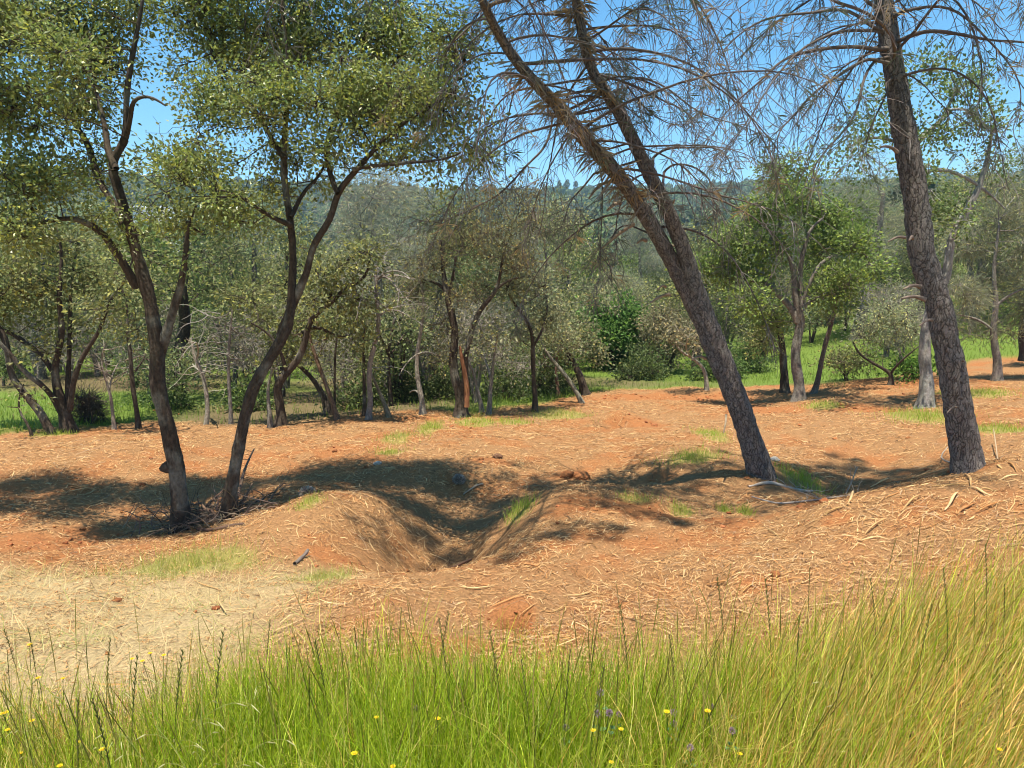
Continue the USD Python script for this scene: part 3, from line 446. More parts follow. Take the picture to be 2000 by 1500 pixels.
# ------------------------------------------------------------------ the trees along the clearing's edge
OLIVE, GREYGREEN, FRESH, DULLBROWN, PALE, DARKG = (.185, .20, .07), (.22, .23, .115), (.155, .215, .05), (.23, .205, .115), (.25, .27, .145), (.09, .12, .038)
def mid(name, label, cat, lines, clumps, col, seed, Y=None, leaf=(.085, .05), per_m=55, twig_n=14, bark=OAKBARK, bare_twigs=0, droop=0., spread=.16, dy=None, attr=300, base=None, tip=.007, up=.35, leafm=None, group=None, whips=0):
    g = np.random.default_rng(seed); b = hit(*(base or lines[0][0][:2]))[0]
    if Y: b = at(lines[0][0][0], lines[0][0][1], Y)
    Y_ = b[1]; L0 = list(lines[0]); L0[0] = (L0[0][0], L0[0][1] + 4, L0[0][2]); lines = [L0] + list(lines[1:])
    LN = [px_line(l, Y_, dy=(0 if k == 0 else g.uniform(-.8, .8))) for k, l in enumerate(lines)]
    CL = [clump_px(a, b_, c, d, Y_ + (g.uniform(-.7, .7)), f[0] if f else 1.) for a, b_, c, d, *f in clumps]
    return build_tree(name, label, cat, b, LN, CL, col, g, leaf=leaf, per_m=per_m, twig_n=twig_n, bark=np.asarray(bark), leafm=leafm or M_DULL, step=.28, attr=attr, relief=.22, sides=10, spread=spread, bare_twigs=bare_twigs, tip=tip, droop=droop, up=up, group=group, extra=(lambda t, b_, g_: whip(t, b_, g_, LN, whips, bark)) if whips else None)
def whip(t, base, g, LN, n, bark):
    Q = np.vstack([spline(l, 24)[8 if k == 0 else 2:] for k, l in enumerate(LN)]); S = Q[g.integers(0, len(Q), n), :3]; P, _ = many_twigs(S, g.normal(0, 1, (n, 3)) * [1, .8, .5] + [0, 0, .35], g.uniform(.25, 1.0, n), g, 9, .07, .22); V, F = tubes(P, np.broadcast_to(np.linspace(.009, .003, 9), (n, 9)), 4); mb = MB().add(V, F, np.repeat(vary(np.asarray(bark) * 1.15, n, g, .2, .03), 36, 0))
    q = g.integers(0, n, n * 3); P2, _ = many_twigs(P[q, g.integers(3, 8, n * 3)], g.normal(0, 1, (n * 3, 3)), g.uniform(.1, .45, n * 3), g, 6, .08, .25); V, F = tubes(P2, np.broadcast_to(np.linspace(.0045, .002, 6), (n * 3, 6)), 3); mb.add(V, F, np.repeat(vary(np.asarray(bark) * 1.15, n * 3, g, .2, .03), 18, 0)); mb.build('twigs', M_WOODY, t, base, kind='stuff')
mid('oak_tree', 'dark leaning oak whose trunk sweeps in from the left edge of the view', 'tree', [[(101, 845, 15), (66, 787, 14), (21, 717, 12), (-5, 645, 11), (-40, 560, 9), (-60, 470, 6)]], [(-60, 480, 90, 60), (20, 520, 60, 45, .7), (-120, 560, 70, 60)], OLIVE, 101)
mid('oak_tree', 'many stemmed oak with a pale split trunk at the far left', 'tree', [[(134, 840, 26), (124, 800, 22), (115, 745, 15), (112, 675, 12), (116, 600, 9), (120, 520, 6), (110, 450, 4)], [(122, 810, 14), (105, 780, 12), (80, 750, 11), (52, 727, 10), (25, 695, 9), (0, 668, 8), (-40, 620, 5)], [(118, 770, 13), (101, 724, 12), (75, 690, 11), (52, 671, 10), (20, 650, 9), (-10, 640, 7)], [(130, 800, 12), (133, 720, 10), (133, 657, 9), (140, 560, 6), (150, 480, 4)], [(136, 800, 14), (142, 766, 12), (164, 689, 10), (196, 640, 8), (217, 587, 7), (241, 552, 5), (260, 500, 3)]],
    [(110, 470, 80, 50), (60, 560, 90, 55), (170, 540, 70, 50), (0, 590, 70, 60), (110, 620, 60, 45, .8), (200, 600, 50, 40, .6), (240, 540, 45, 40, .7), (90, 680, 50, 35, .5), (150, 640, 40, 40, .5)], OLIVE, 102, per_m=60, attr=420)
mid('sapling', 'thin crooked sapling in front of the leaning oak at the left edge', 'sapling', [[(63, 850, 5), (52, 825, 4.5), (42, 808, 4), (38, 780, 3), (44, 750, 2)]], [(42, 778, 26, 20, .6)], OLIVE, 103, attr=60)
mid('dead_tree', 'small dead tree with white curling twigs left of the forked oaks', 'tree', [[(224, 838, 7), (220, 810, 6), (217, 773, 5.5), (206, 731, 4), (200, 700, 3), (207, 660, 1.5)], [(214, 760, 4), (225, 720, 3), (240, 700, 2), (250, 720, 1.2)], [(206, 735, 3), (190, 705, 2), (186, 690, 1.2)]], [], (.2, .18, .1), 104, bark=(.25, .21, .165), whips=26)
mid('oak_tree', 'thin straight young oak just left of the forked oaks', 'tree', [[(271, 838, 10), (264, 780, 8.5), (261, 727, 8), (255, 682, 7), (245, 647, 5), (241, 600, 4), (238, 560, 3)], [(263, 725, 5), (275, 710, 4), (285, 690, 2)]], [(240, 590, 45, 50, .8), (270, 650, 35, 40, .6), (225, 640, 30, 30, .5)], OLIVE, 105, attr=160)
mid('dead_tree', 'twisted pale dead tree seen between the two forked oaks', 'tree', [[(402, 831, 9), (405, 780, 8), (399, 738, 8), (391, 715, 7), (381, 696, 6), (376, 680, 5), (369, 661, 3)], [(399, 730, 5), (388, 722, 4), (376, 712, 2)], [(384, 700, 4), (387, 680, 3), (383, 668, 2)]], [], OLIVE, 106, bark=(.27, .24, .19), whips=16)
mid('dead_tree', 'bare conifer snag with thin level side twigs between the forked oaks', 'tree', [[(451, 828, 8), (449, 780, 7), (449, 715, 6), (451, 650, 5), (450, 600, 3)], [(450, 668, 3), (435, 668, 2), (420, 674, 1.2)], [(450, 700, 3), (470, 701, 2), (490, 698, 1.2)], [(451, 655, 3), (438, 640, 2), (418, 632, 1.2)], [(451, 640, 3), (462, 650, 2), (475, 655, 1.2)], [(450, 610, 2), (430, 620, 1.5), (395, 612, 1)]], [], GREYGREEN, 107, bark=(.20, .175, .15), whips=34)
mid('oak_tree', 'thick dark oak bending right behind the second forked oak', 'tree', [[(549, 830, 22), (547, 795, 17), (546, 759, 16), (555, 738, 15), (572, 715, 14), (592, 655, 12), (622, 610, 11), (650, 587, 10), (680, 560, 8), (705, 545, 6), (720, 500, 4)], [(590, 650, 8), (620, 640, 7), (660, 655, 5), (695, 650, 4)], [(640, 592, 8), (660, 540, 6), (690, 500, 5), (720, 490, 3)], [(560, 730, 9), (548, 690, 7), (520, 650, 5), (490, 630, 3)]],
    [(640, 540, 80, 50), (710, 500, 60, 45), (590, 580, 50, 40, .8), (690, 590, 60, 45, .9), (530, 620, 60, 45, .8), (480, 580, 60, 50, .8), (700, 660, 45, 30, .7)], OLIVE, 108, attr=420)
mid('sapling', 'short grey trunk against the bright grass by the second forked oak', 'sapling', [[(528, 832, 9), (526, 800, 8), (525, 762, 6), (530, 720, 4)]], [(530, 715, 25, 30, .6)], OLIVE, 109, bark=GREYBARK, attr=60)
mid('oak_tree', 'brownish oak trunk leaning left over the bright grass', 'tree', [[(659, 819, 11), (648, 785, 9), (630, 727, 8), (617, 690, 7), (609, 668, 6), (600, 620, 4)]], [(600, 620, 50, 40), (640, 650, 35, 40, .7), (570, 650, 40, 30, .7)], OLIVE, 110, bark=(.15, .10, .065))
mid('oak_tree', 'strongly curved oak trunk beside the leaning brownish one', 'tree', [[(640, 812, 17), (634, 780, 14), (616, 745, 10), (596, 722, 8), (574, 706, 6), (550, 690, 4)]], [(560, 680, 50, 35), (600, 690, 30, 25, .5)], OLIVE, 111)
mid('oak_tree', 'very thin upright trunk right of the bright grass', 'tree', [[(652, 808, 5), (654, 760, 4.5), (658, 675, 4), (660, 620, 3)]], [(665, 620, 35, 45, .7)], OLIVE, 112, attr=120)
mid('dead_tree', 'tall straight grey snag with drooping white top branches', 'tree', [[(720, 817, 11), (723, 765, 10), (727, 710, 9.5), (733, 630, 9), (737, 570, 8), (739, 535, 6), (738, 520, 4)], [(739, 545, 4), (755, 532, 3), (785, 530, 2.5), (800, 545, 1.5)], [(739, 540, 4), (760, 545, 3), (778, 570, 2), (775, 600, 1.2)], [(738, 555, 3), (722, 570, 2), (710, 600, 1.2)], [(734, 628, 3), (752, 608, 3), (775, 606, 2), (790, 612, 1.2)]], [], GREYGREEN, 113, bark=(.22, .19, .165), whips=34)
mid('oak_tree', 'thin dark trunk close behind the tall grey snag', 'tree', [[(711, 812, 8), (712, 760, 7.5), (713, 710, 6), (708, 640, 4)]], [(700, 630, 45, 50, .8)], OLIVE, 114, attr=160)
mid('oak_tree', 'short mossy trunk leaning left at the foot of the tall grey snag', 'tree', [[(759, 814, 10), (750, 785, 8), (738, 755, 6), (722, 725, 4)]], [(720, 700, 35, 35, .8)], OLIVE, 115, bark=(.17, .15, .10), attr=120)
mid('oak_tree', 'dark slim oak between the tall snag and the light grey trunk', 'tree', [[(762, 795, 9), (761, 750, 8), (760, 710, 7), (764, 660, 6), (768, 620, 4)], [(762, 700, 5), (745, 660, 4), (735, 640, 2)], [(764, 690, 5), (785, 660, 4), (800, 640, 2)]], [(765, 610, 50, 45), (800, 640, 35, 40, .7), (740, 650, 35, 35, .7)], GREYGREEN, 116, attr=200)
mid('pine_tree', 'light grey curved trunk with one broken side stick left of the black oak', 'tree', [[(826, 810, 13), (822, 780, 10), (818, 745, 9), (820, 675, 8), (821, 615, 6), (818, 540, 4)], [(818, 768, 4), (808, 762, 3), (800, 768, 2)], [(860, 695, 2), (835, 688, 3), (815, 692, 3), (795, 710, 2.5), (778, 733, 1.5)]], [(820, 540, 50, 60, .7), (830, 600, 40, 40, .6)], GREYGREEN, 117, bark=(.27, .235, .19), leaf=(.10, .012), twig_n=22, spread=.12, attr=160)
def redstub(t, base, g):
    Q = spline(px_line([(912, 795, 11), (911, 750, 10), (905, 715, 8), (898, 676, 5)], base[1] - .25), 14); V, F = tube(Q[:, :3], Q[:, 3], 8, rough(14, .5, 5)); obj('broken_stem', (V, F), M_WOODY, t, True, vary((.26, .12, .06), len(V), g, .15, .03), base, label='reddish broken stem in front of the trunk')
gk = np.random.default_rng(118); bk = hit(901, 812)[0]
build_tree('oak_tree', 'black forked oak with a reddish broken stem in the middle of the clearing edge', 'tree', bk, [px_line(l, bk[1], dy=d) for l, d in [([(901, 818, 28), (898, 780, 19), (895, 745, 18), (888, 700, 16), (883, 657, 15), (878, 610, 13), (874, 570, 11), (865, 520, 8), (858, 470, 5)], 0), ([(906, 790, 16), (907, 740, 13), (910, 692, 12), (920, 655, 11), (930, 622, 10), (948, 595, 9), (965, 570, 8), (976, 530, 6), (980, 490, 4)], -.3), ([(878, 590, 8), (862, 560, 7), (835, 548, 5), (815, 545, 3)], .5), ([(876, 580, 8), (884, 540, 6), (890, 500, 4)], -.5), ([(968, 565, 6), (1000, 545, 4), (1030, 540, 3)], .3)]],
    [clump_px(a, b, c, d, bk[1] + e, f) for a, b, c, d, e, f in [(850, 500, 70, 55, 0, .8), (900, 450, 80, 60, .3, .7), (960, 480, 70, 60, -.3, .8), (1010, 430, 70, 70, 0, .55), (940, 390, 80, 45, .2, .5), (1020, 510, 55, 45, -.3, .7), (810, 560, 50, 40, .2, .8), (900, 570, 50, 40, -.4, .6), (870, 640, 40, 45, .2, .7), (860, 690, 30, 35, 0, .6), (930, 560, 35, 35, .2, .6), (1030, 370, 50, 40, .2, .4)]], (.17, .155, .06), gk, leaf=(.065, .035), per_m=60, twig_n=11, step=.26, attr=600, sides=12, bare_twigs=1500, droop=.15, extra=redstub, leafm=M_DULL)
mid('oak_tree', 'crooked grey stem leaning left just right of the black oak', 'tree', [[(941, 803, 8), (936, 775, 7.5), (930, 745, 7), (922, 720, 6), (912, 703, 4)]], [(915, 695, 30, 30, .7)], GREYGREEN, 119, bark=GREYBARK, attr=80)
mid('oak_tree', 'upright grey stem with a fork, second to the right of the black oak', 'tree', [[(954, 806, 9), (957, 770, 8), (962, 735, 7), (967, 696, 5), (972, 640, 3)], [(960, 745, 5), (952, 715, 4), (945, 690, 2)]], [(965, 650, 40, 45, .8)], GREYGREEN, 120, bark=GREYBARK, attr=120)
mid('oak_tree', 'tall thin dark trunk bending left near the middle of the clearing edge', 'tree', [[(1044, 805, 11), (1044, 760, 9), (1045, 710, 8), (1035, 657, 7), (1014, 605, 6), (1000, 580, 5), (990, 545, 3)], [(1040, 680, 5), (1060, 640, 4), (1070, 600, 2)]], [(1000, 560, 60, 50), (1060, 610, 50, 50), (1020, 650, 40, 40, .6), (1050, 550, 50, 45, .8)], GREYGREEN, 121, attr=260)
mid('oak_tree', 'short reddish trunk before the dark undergrowth right of centre', 'tree', [[(1089, 775, 8), (1088, 745, 7), (1087, 717, 5), (1090, 680, 3)]], [(1090, 670, 45, 40)], GREYGREEN, 122, bark=(.16, .09, .06), attr=120)
mid('oak_tree', 'pale straight trunk leaning far left out onto the red ground', 'tree', [[(1138, 787, 9), (1120, 757, 8.5), (1101, 727, 8), (1085, 707, 7), (1070, 689, 5), (1050, 655, 3)]], [(1060, 640, 50, 40), (1100, 660, 40, 35, .7)], GREYGREEN, 123, bark=(.20, .18, .13), attr=160)
mid('oak_tree', 'thick black leaning trunk behind the pale leaning one', 'tree', [[(1143, 770, 17), (1134, 740, 14), (1122, 710, 12), (1110, 690, 10), (1101, 675, 8), (1085, 640, 5)]], [(1090, 620, 60, 50), (1130, 650, 45, 45, .9), (1160, 690, 35, 35, .8)], GREYGREEN, 124, attr=240)
mid('oak_tree', 'rounded bright green oak, the brightest crown beyond the clearing', 'tree', [[(1198, 748, 16), (1197, 700, 13), (1190, 660, 10), (1192, 620, 7)], [(1196, 690, 9), (1215, 650, 7), (1225, 620, 4)]], [(1195, 600, 55, 30, 1.4), (1160, 625, 40, 30, 1.3), (1235, 620, 42, 32, 1.3), (1200, 650, 60, 35, 1.3), (1180, 690, 50, 30, 1.), (1225, 695, 45, 30, 1.)], (.10, .19, .04), 125, Y=26, per_m=60, twig_n=16, leaf=(.12, .075), attr=300)
mid('oak_tree', 'dull brownish round crowned oak right of the bright green one', 'tree', [[(1300, 748, 10), (1305, 720, 9), (1318, 690, 7), (1300, 650, 5)]], [(1295, 630, 60, 45), (1270, 670, 40, 35), (1330, 660, 45, 40), (1300, 700, 50, 30, .8)], DULLBROWN, 126, Y=25, leaf=(.10, .05))
mid('oak_tree', 'small pale bare trunk curving left beside the leaning pine', 'tree', [[(1380, 765, 9), (1379, 745, 8), (1377, 727, 7.5), (1362, 705, 6), (1342, 692, 5), (1325, 680, 4), (1317, 668, 3)], [(1350, 698, 4), (1340, 680, 3), (1345, 660, 2)]], [(1330, 650, 40, 30, .8), (1370, 660, 35, 35, .6)], DULLBROWN, 127, bark=(.30, .265, .21), attr=120)
mid('oak_tree', 'broad open oak with a pale trunk between the two pines', 'tree', [[(1559, 784, 23), (1559, 740, 20), (1558, 710, 19), (1557, 660, 18), (1557, 622, 17), (1553, 575, 12), (1552, 535, 11), (1541, 500, 9), (1528, 470, 7), (1517, 420, 4)], [(1557, 630, 12), (1545, 605, 12), (1524, 580, 11), (1503, 560, 10), (1482, 549, 8), (1450, 542, 6), (1419, 542, 4)], [(1557, 610, 11), (1562, 560, 10), (1566, 507, 9), (1573, 480, 8), (1580, 455, 6), (1605, 425, 4)], [(1559, 620, 10), (1569, 601, 9), (1580, 592, 8), (1597, 580, 7), (1620, 574, 6), (1639, 573, 4)], [(1562, 600, 9), (1580, 560, 8), (1601, 518, 7), (1632, 497, 6), (1685, 493, 4), (1700, 515, 2)]],
    [(1520, 340, 50, 30, .8), (1490, 410, 55, 38), (1550, 390, 55, 40), (1620, 420, 60, 40), (1440, 470, 55, 40), (1510, 480, 55, 40, .8), (1600, 480, 60, 40, .9), (1670, 470, 50, 40, .9), (1400, 520, 50, 40), (1460, 540, 55, 40), (1650, 540, 60, 35, .9), (1620, 580, 50, 30, .8), (1500, 620, 45, 40, .8), (1470, 590, 50, 40), (1580, 340, 40, 25, .6), (1560, 310, 30, 15, .5), (1700, 520, 40, 35, .7)], (.155, .215, .05), 128, bark=(.165, .145, .12), per_m=85, twig_n=14, leaf=(.085, .055), attr=800)
mid('oak_tree', 'dark rough trunk just behind the pale trunked open oak', 'tree', [[(1532, 768, 18), (1531, 730, 15), (1531, 692, 14), (1526, 655, 11), (1510, 620, 8)]], [(1490, 660, 45, 40), (1510, 610, 40, 35, .8)], OLIVE, 129, attr=120)
mid('oak_tree', 'slim trunk leaning right beside the open oak', 'tree', [[(1587, 770, 12), (1598, 735, 10), (1608, 700, 9.5), (1617, 655, 9), (1624, 610, 8), (1632, 570, 5)]], [(1640, 560, 45, 35, .9), (1620, 610, 30, 25, .5)], OLIVE, 130, bark=(.15, .11, .085), attr=120)
mid('bush', 'dark round bush with fine bare stems on the green slope', 'bush', [[(1653, 742, 6), (1650, 725, 5), (1648, 705, 3)], [(1652, 735, 4), (1665, 715, 3), (1672, 700, 2)], [(1652, 736, 4), (1638, 718, 3), (1630, 700, 2)]], [(1655, 700, 48, 32), (1625, 705, 25, 20, .8), (1685, 710, 25, 20, .8)], OLIVE, 131, bare_twigs=200, attr=200)
mid('oak_tree', 'small grey green tree with a trunk forked like a V', 'tree', [[(1739, 750, 9), (1737, 730, 8), (1722, 718, 6), (1702, 706, 5), (1680, 690, 4), (1664, 668, 3)], [(1738, 732, 6), (1750, 715, 5), (1765, 700, 4), (1797, 675, 2)]], [(1735, 620, 65, 50), (1690, 650, 45, 35, .9), (1780, 640, 40, 40, .9), (1730, 670, 50, 25, .6)], PALE, 132, leaf=(.08, .035), attr=300)
mid('bush', 'bright green bush at the edge of the grass left of the lichen grey trunk', 'bush', [[(1783, 742, 5), (1782, 725, 4), (1780, 710, 2)], [(1784, 738, 4), (1795, 715, 2)]], [(1783, 718, 32, 22, 1.4), (1760, 728, 20, 14, 1.2), (1805, 712, 20, 22, 1.2)], (.075, .16, .02), 133, twig_n=18, attr=120)
mid('oak_tree', 'tall oak with a lichen grey trunk half hidden by the dark pine', 'tree', [[(1807, 795, 28), (1808, 740, 24), (1810, 690, 21), (1812, 657, 20), (1816, 600, 18), (1835, 555, 17), (1846, 525, 16), (1860, 465, 14), (1895, 402, 12), (1915, 350, 10), (1925, 310, 8), (1935, 250, 5)], [(1818, 590, 14), (1812, 500, 12), (1800, 420, 11), (1786, 330, 10), (1784, 287, 10), (1825, 245, 9), (1853, 206, 7), (1880, 150, 4)], [(1795, 380, 9), (1804, 340, 8), (1842, 332, 8), (1880, 345, 7), (1920, 370, 6), (1961, 406, 3)], [(1784, 300, 8), (1740, 275, 7), (1700, 270, 5), (1650, 290, 3)], [(1853, 215, 5), (1890, 215, 5), (1920, 240, 4), (1960, 260, 2)]],
    [(1820, 130, 55, 35, .9), (1890, 170, 65, 45, .9), (1740, 180, 50, 40, .7), (1690, 250, 55, 40, .8), (1660, 310, 50, 30, .6), (1770, 250, 55, 40, .7), (1850, 260, 60, 45, .7), (1930, 240, 50, 50, .8), (1800, 330, 55, 40, .5), (1840, 400, 55, 40, .9), (1960, 330, 40, 40, .4), (1880, 440, 40, 30, .7), (1700, 340, 40, 25, .5)], (.135, .185, .055), 134, bark=(.25, .235, .205), per_m=66, twig_n=13, leaf=(.075, .05), attr=700)
mid('pine_tree', 'wide pale grey green pine with a short thick trunk at the far right', 'pine', [[(1947, 742, 17), (1946, 715, 15), (1947, 690, 14), (1943, 640, 11), (1940, 580, 9), (1945, 500, 6), (1950, 440, 4)], [(1943, 650, 6), (1900, 620, 4), (1870, 615, 2)], [(1942, 600, 6), (1985, 570, 4), (2020, 560, 2)]], [(1890, 480, 65, 50), (1960, 430, 70, 55), (2030, 490, 70, 70), (1880, 570, 60, 50), (1950, 550, 70, 50), (2020, 600, 60, 50), (1900, 640, 50, 35, .9), (1960, 640, 50, 35, .8), (1960, 360, 60, 40, .8), (2040, 380, 50, 50)], (.23, .24, .145), 135, bark=(.19, .165, .14), leaf=(.17, .014), twig_n=22, per_m=45, spread=.16, attr=500)
mid('oak_tree', 'grey trunk cut by the right edge of the view behind the pale pine', 'tree', [[(1997, 700, 13), (1996, 668, 12), (1998, 630, 10), (2010, 580, 7)]], [(2030, 580, 60, 50)], OLIVE, 136, Y=22, attr=100)
mid('oak_tree', 'small dark tree in the green hollow at the left edge', 'tree', [[(14, 792, 8), (12, 770, 7), (8, 745, 5), (20, 715, 3)], [(12, 765, 5), (22, 745, 3), (30, 725, 2)]], [(15, 710, 45, 40)], DARKG, 137, Y=22, attr=120)
mid('bush', 'grey brown leafless brush heap right of the many stemmed oak', 'bush', [[(180, 826, 4), (180, 810, 3), (175, 790, 2)], [(182, 824, 4), (195, 805, 2)]], [(180, 800, 45, 28, 1.), (165, 780, 30, 20, .8)], (.19, .165, .13), 138, twig_n=8, bare_twigs=900, attr=200, leaf=(.05, .02))
for i, (px, py, lab) in enumerate([(700, 795, 'dark green bush at the foot of the tall grey snag'), (985, 775, 'dark bush behind the upright grey forked stem'), (1060, 765, 'dark thicket bush behind the short reddish trunk'), (860, 780, 'dark bush between the light grey trunk and the black oak'), (780, 775, 'dark bush behind the dark slim oak'), (1255, 735, 'dark low bush under the dull brownish oak'), (1400, 735, 'green low bush behind the leaning pine foot'), (1450, 725, 'green bush left of the dark rough trunk'), (330, 800, 'olive bush behind the left forked oak trunk'), (480, 800, 'shaded green bush behind the right forked oak')]):
    mid('bush', lab, 'bush', [[(px, py + 16, 5), (px, py, 4), (px - 4, py - 14, 2)], [(px + 1, py + 14, 4), (px + 14, py - 8, 2)]], [(px, py - 14, 52, 30, 1.2), (px + 36, py - 6, 30, 22, 1.), (px - 36, py - 4, 30, 22, 1.), (px + 6, py - 44, 36, 24, 1.)], DARKG if i < 6 else (.09, .135, .035), 140 + i, Y=hit(px, py + 16)[0][1] + 1.5, twig_n=16, attr=140, leaf=(.09, .055))

# ------------------------------------------------------------------ the woodland behind: trees of a few kinds
def proto(name, kind, seed, col, H, W, leaf, per_m, twig_n, bark, droop=0., leafm=None, bare=0, nstem=1):
    g = np.random.default_rng(seed); lines = []
    for s in range(nstem):
        a = g.uniform(0, 6.28); lean = g.uniform(.05, .16) * H * (1 if nstem > 1 else .6); P = np.array([[0, 0, -.1], [lean * .3 * math.cos(a), lean * .3 * math.sin(a), H * .2], [lean * .7 * math.cos(a), lean * .7 * math.sin(a), H * .42], [lean * math.cos(a), lean * math.sin(a), H * .7]])
        lines.append(np.c_[P, np.array([.030, .022, .017, .008]) * H * (.7 if s else 1)])
    cl = []
    for i in range(9): a = i * 2.4; rr = W * g.uniform(.15, .62); z = H * g.uniform(.38, .88); k = 1 - abs(z / H - .55); cl.append((np.array([rr * k * math.cos(a), rr * k * math.sin(a), z]), np.array([W * .36, W * .36, H * .14]) * g.uniform(.75, 1.2), 1.))
    cl.append((np.array([0, 0, H * .88]), np.array([W * .22, W * .22, H * .1]), 1.))
    return dict(lines=lines, clumps=cl, col=col, g=g, leaf=leaf, per_m=per_m, twig_n=twig_n, bark=bark, droop=droop, leafm=leafm or M_DULL, bare=bare)
KINDS = [  # label, group, category, name
    ('olive oak', 'olive oaks of the woodland behind the clearing', 'oak_tree', proto('o', 0, 201, OLIVE, 5.5, 2.6, (.11, .06), 15, 14, OAKBARK)),
    ('olive oak', 'olive oaks of the woodland behind the clearing', 'oak_tree', proto('o', 0, 202, (.205, .215, .09), 6.5, 3.0, (.11, .06), 13, 14, GREYBARK * .7, nstem=2)),
    ('fresh green oak', 'fresh green oaks of the woodland behind the clearing', 'oak_tree', proto('o', 0, 203, FRESH, 6.0, 2.8, (.12, .075), 15, 14, OAKBARK)),
    ('pale grey pine', 'pale grey green pines of the woodland behind the clearing', 'pine_tree', proto('o', 0, 204, (.25, .27, .18), 8.0, 2.6, (.20, .016), 14, 24, GREYBARK * .7)),
    ('pale grey pine', 'pale grey green pines of the woodland behind the clearing', 'pine_tree', proto('o', 0, 205, (.26, .27, .195), 7.0, 3.0, (.20, .016), 12, 24, GREYBARK * .8)),
    ('brown scrub tree', 'dull brown scrub trees of the woodland behind the clearing', 'scrub_tree', proto('o', 0, 206, (.215, .19, .12), 4.2, 2.4, (.08, .04), 16, 10, GREYBARK * .8, droop=.1, bare=500, nstem=3)),
    ('dark evergreen', 'dark evergreen oaks of the woodland behind the clearing', 'oak_tree', proto('o', 0, 207, DARKG, 5.5, 2.8, (.12, .07), 16, 15, OAKBARK)),
    ('grey green oak', 'grey green oaks of the woodland behind the clearing', 'oak_tree', proto('o', 0, 208, GREYGREEN, 5.5, 3.2, (.11, .06), 14, 13, GREYBARK * .8, nstem=2)),
    ('low shrub', 'low shrubs under the wood behind the clearing', 'shrub', proto('o', 0, 209, (.13, .165, .06), 2.2, 1.9, (.09, .05), 26, 13, OAKBARK, nstem=3)),
    ('grey shrub', 'low grey brown shrubs under the wood behind the clearing', 'shrub', proto('o', 0, 210, (.17, .165, .10), 2.4, 1.9, (.08, .035), 24, 11, GREYBARK * .8, bare=300, nstem=3))]
NAMES = {'olive oak': 'olive green oak', 'fresh green oak': 'fresh green oak', 'pale grey pine': 'pale grey green pine', 'brown scrub tree': 'dull brown scrubby tree', 'dark evergreen': 'dark evergreen oak', 'grey green oak': 'grey green oak', 'low shrub': 'low leafy shrub', 'grey shrub': 'low grey brown shrub'}
ANCHOR = [(0, 'the left edge'), (101, 'the leaning left oak'), (134, 'the many stemmed oak'), (271, 'the thin young oak'), (352, 'the left forked oak'), (455, 'the right forked oak'), (549, 'the right bending oak'), (655, 'the brownish leaning trunk'), (720, 'the tall grey snag'), (825, 'the light grey trunk'), (901, 'the black oak'), (1044, 'the thin middle trunk'), (1140, 'the pale leaning trunk'), (1198, 'the bright green oak'), (1297, 'the dull brownish oak'), (1400, 'the leaning pine'), (1559, 'the broad open oak'), (1739, 'the V forked tree'), (1860, 'the dark pine'), (1947, 'the pale pine'), (2060, 'the right edge')]
ORDS = ['nearest', 'second nearest', 'third nearest', 'fourth nearest', 'fifth nearest', 'sixth nearest', 'seventh nearest', 'eighth nearest', 'ninth nearest', 'tenth nearest', 'eleventh nearest', 'twelfth nearest']; SEEN = {}
def wood_label(lab, px):
    a = min(ANCHOR, key=lambda q: abs(q[0] - px))[1]; k = SEEN.get((lab, a), 0); SEEN[(lab, a)] = k + 1; return f'{NAMES[lab]} behind {a}, {ORDS[min(k, 11)]} of its kind there'
g = np.random.default_rng(300); spots = []
tries = 0
while len(spots) < 400 and tries < 20000:
    tries += 1; b = g.uniform(-.68, .70); r = 20 + 95 * g.random() ** 1.5; shrub = tries % 2 == 0; r = r if not shrub else 17 + 21 * g.random(); x, y = r * math.sin(b), r * math.cos(b); px = 1000 + x / y * FPX
    e = float(np.interp(b, _eb, _er))
    if r < e + (2.0 if px < 1120 else 4.5) - (.8 if shrub else 0): continue
    if r < 32 and (560 < px < 640 or 1600 < px < 1730 or 390 < px < 440): continue
    if r < 27 and (1760 < px < 2000 or px < 240): continue
    if 300 < px < 392 and r > 30: continue
    if r < 28 and (1130 < px < 1290 or 1400 < px < 1590 or 1730 < px < 1760): continue
    if any((x - s[0]) ** 2 + (y - s[1]) ** 2 < ((1.4 if not shrub and not s[4] else .8) + r * .018) ** 2 for s in spots): continue
    spots.append((x, y, r, px, shrub))
spots.sort(key=lambda s: s[2]); sx_ = np.array([s[0] for s in spots]); sy_ = np.array([s[1] for s in spots]); sz_ = height(sx_, sy_, False); FIRST = {}
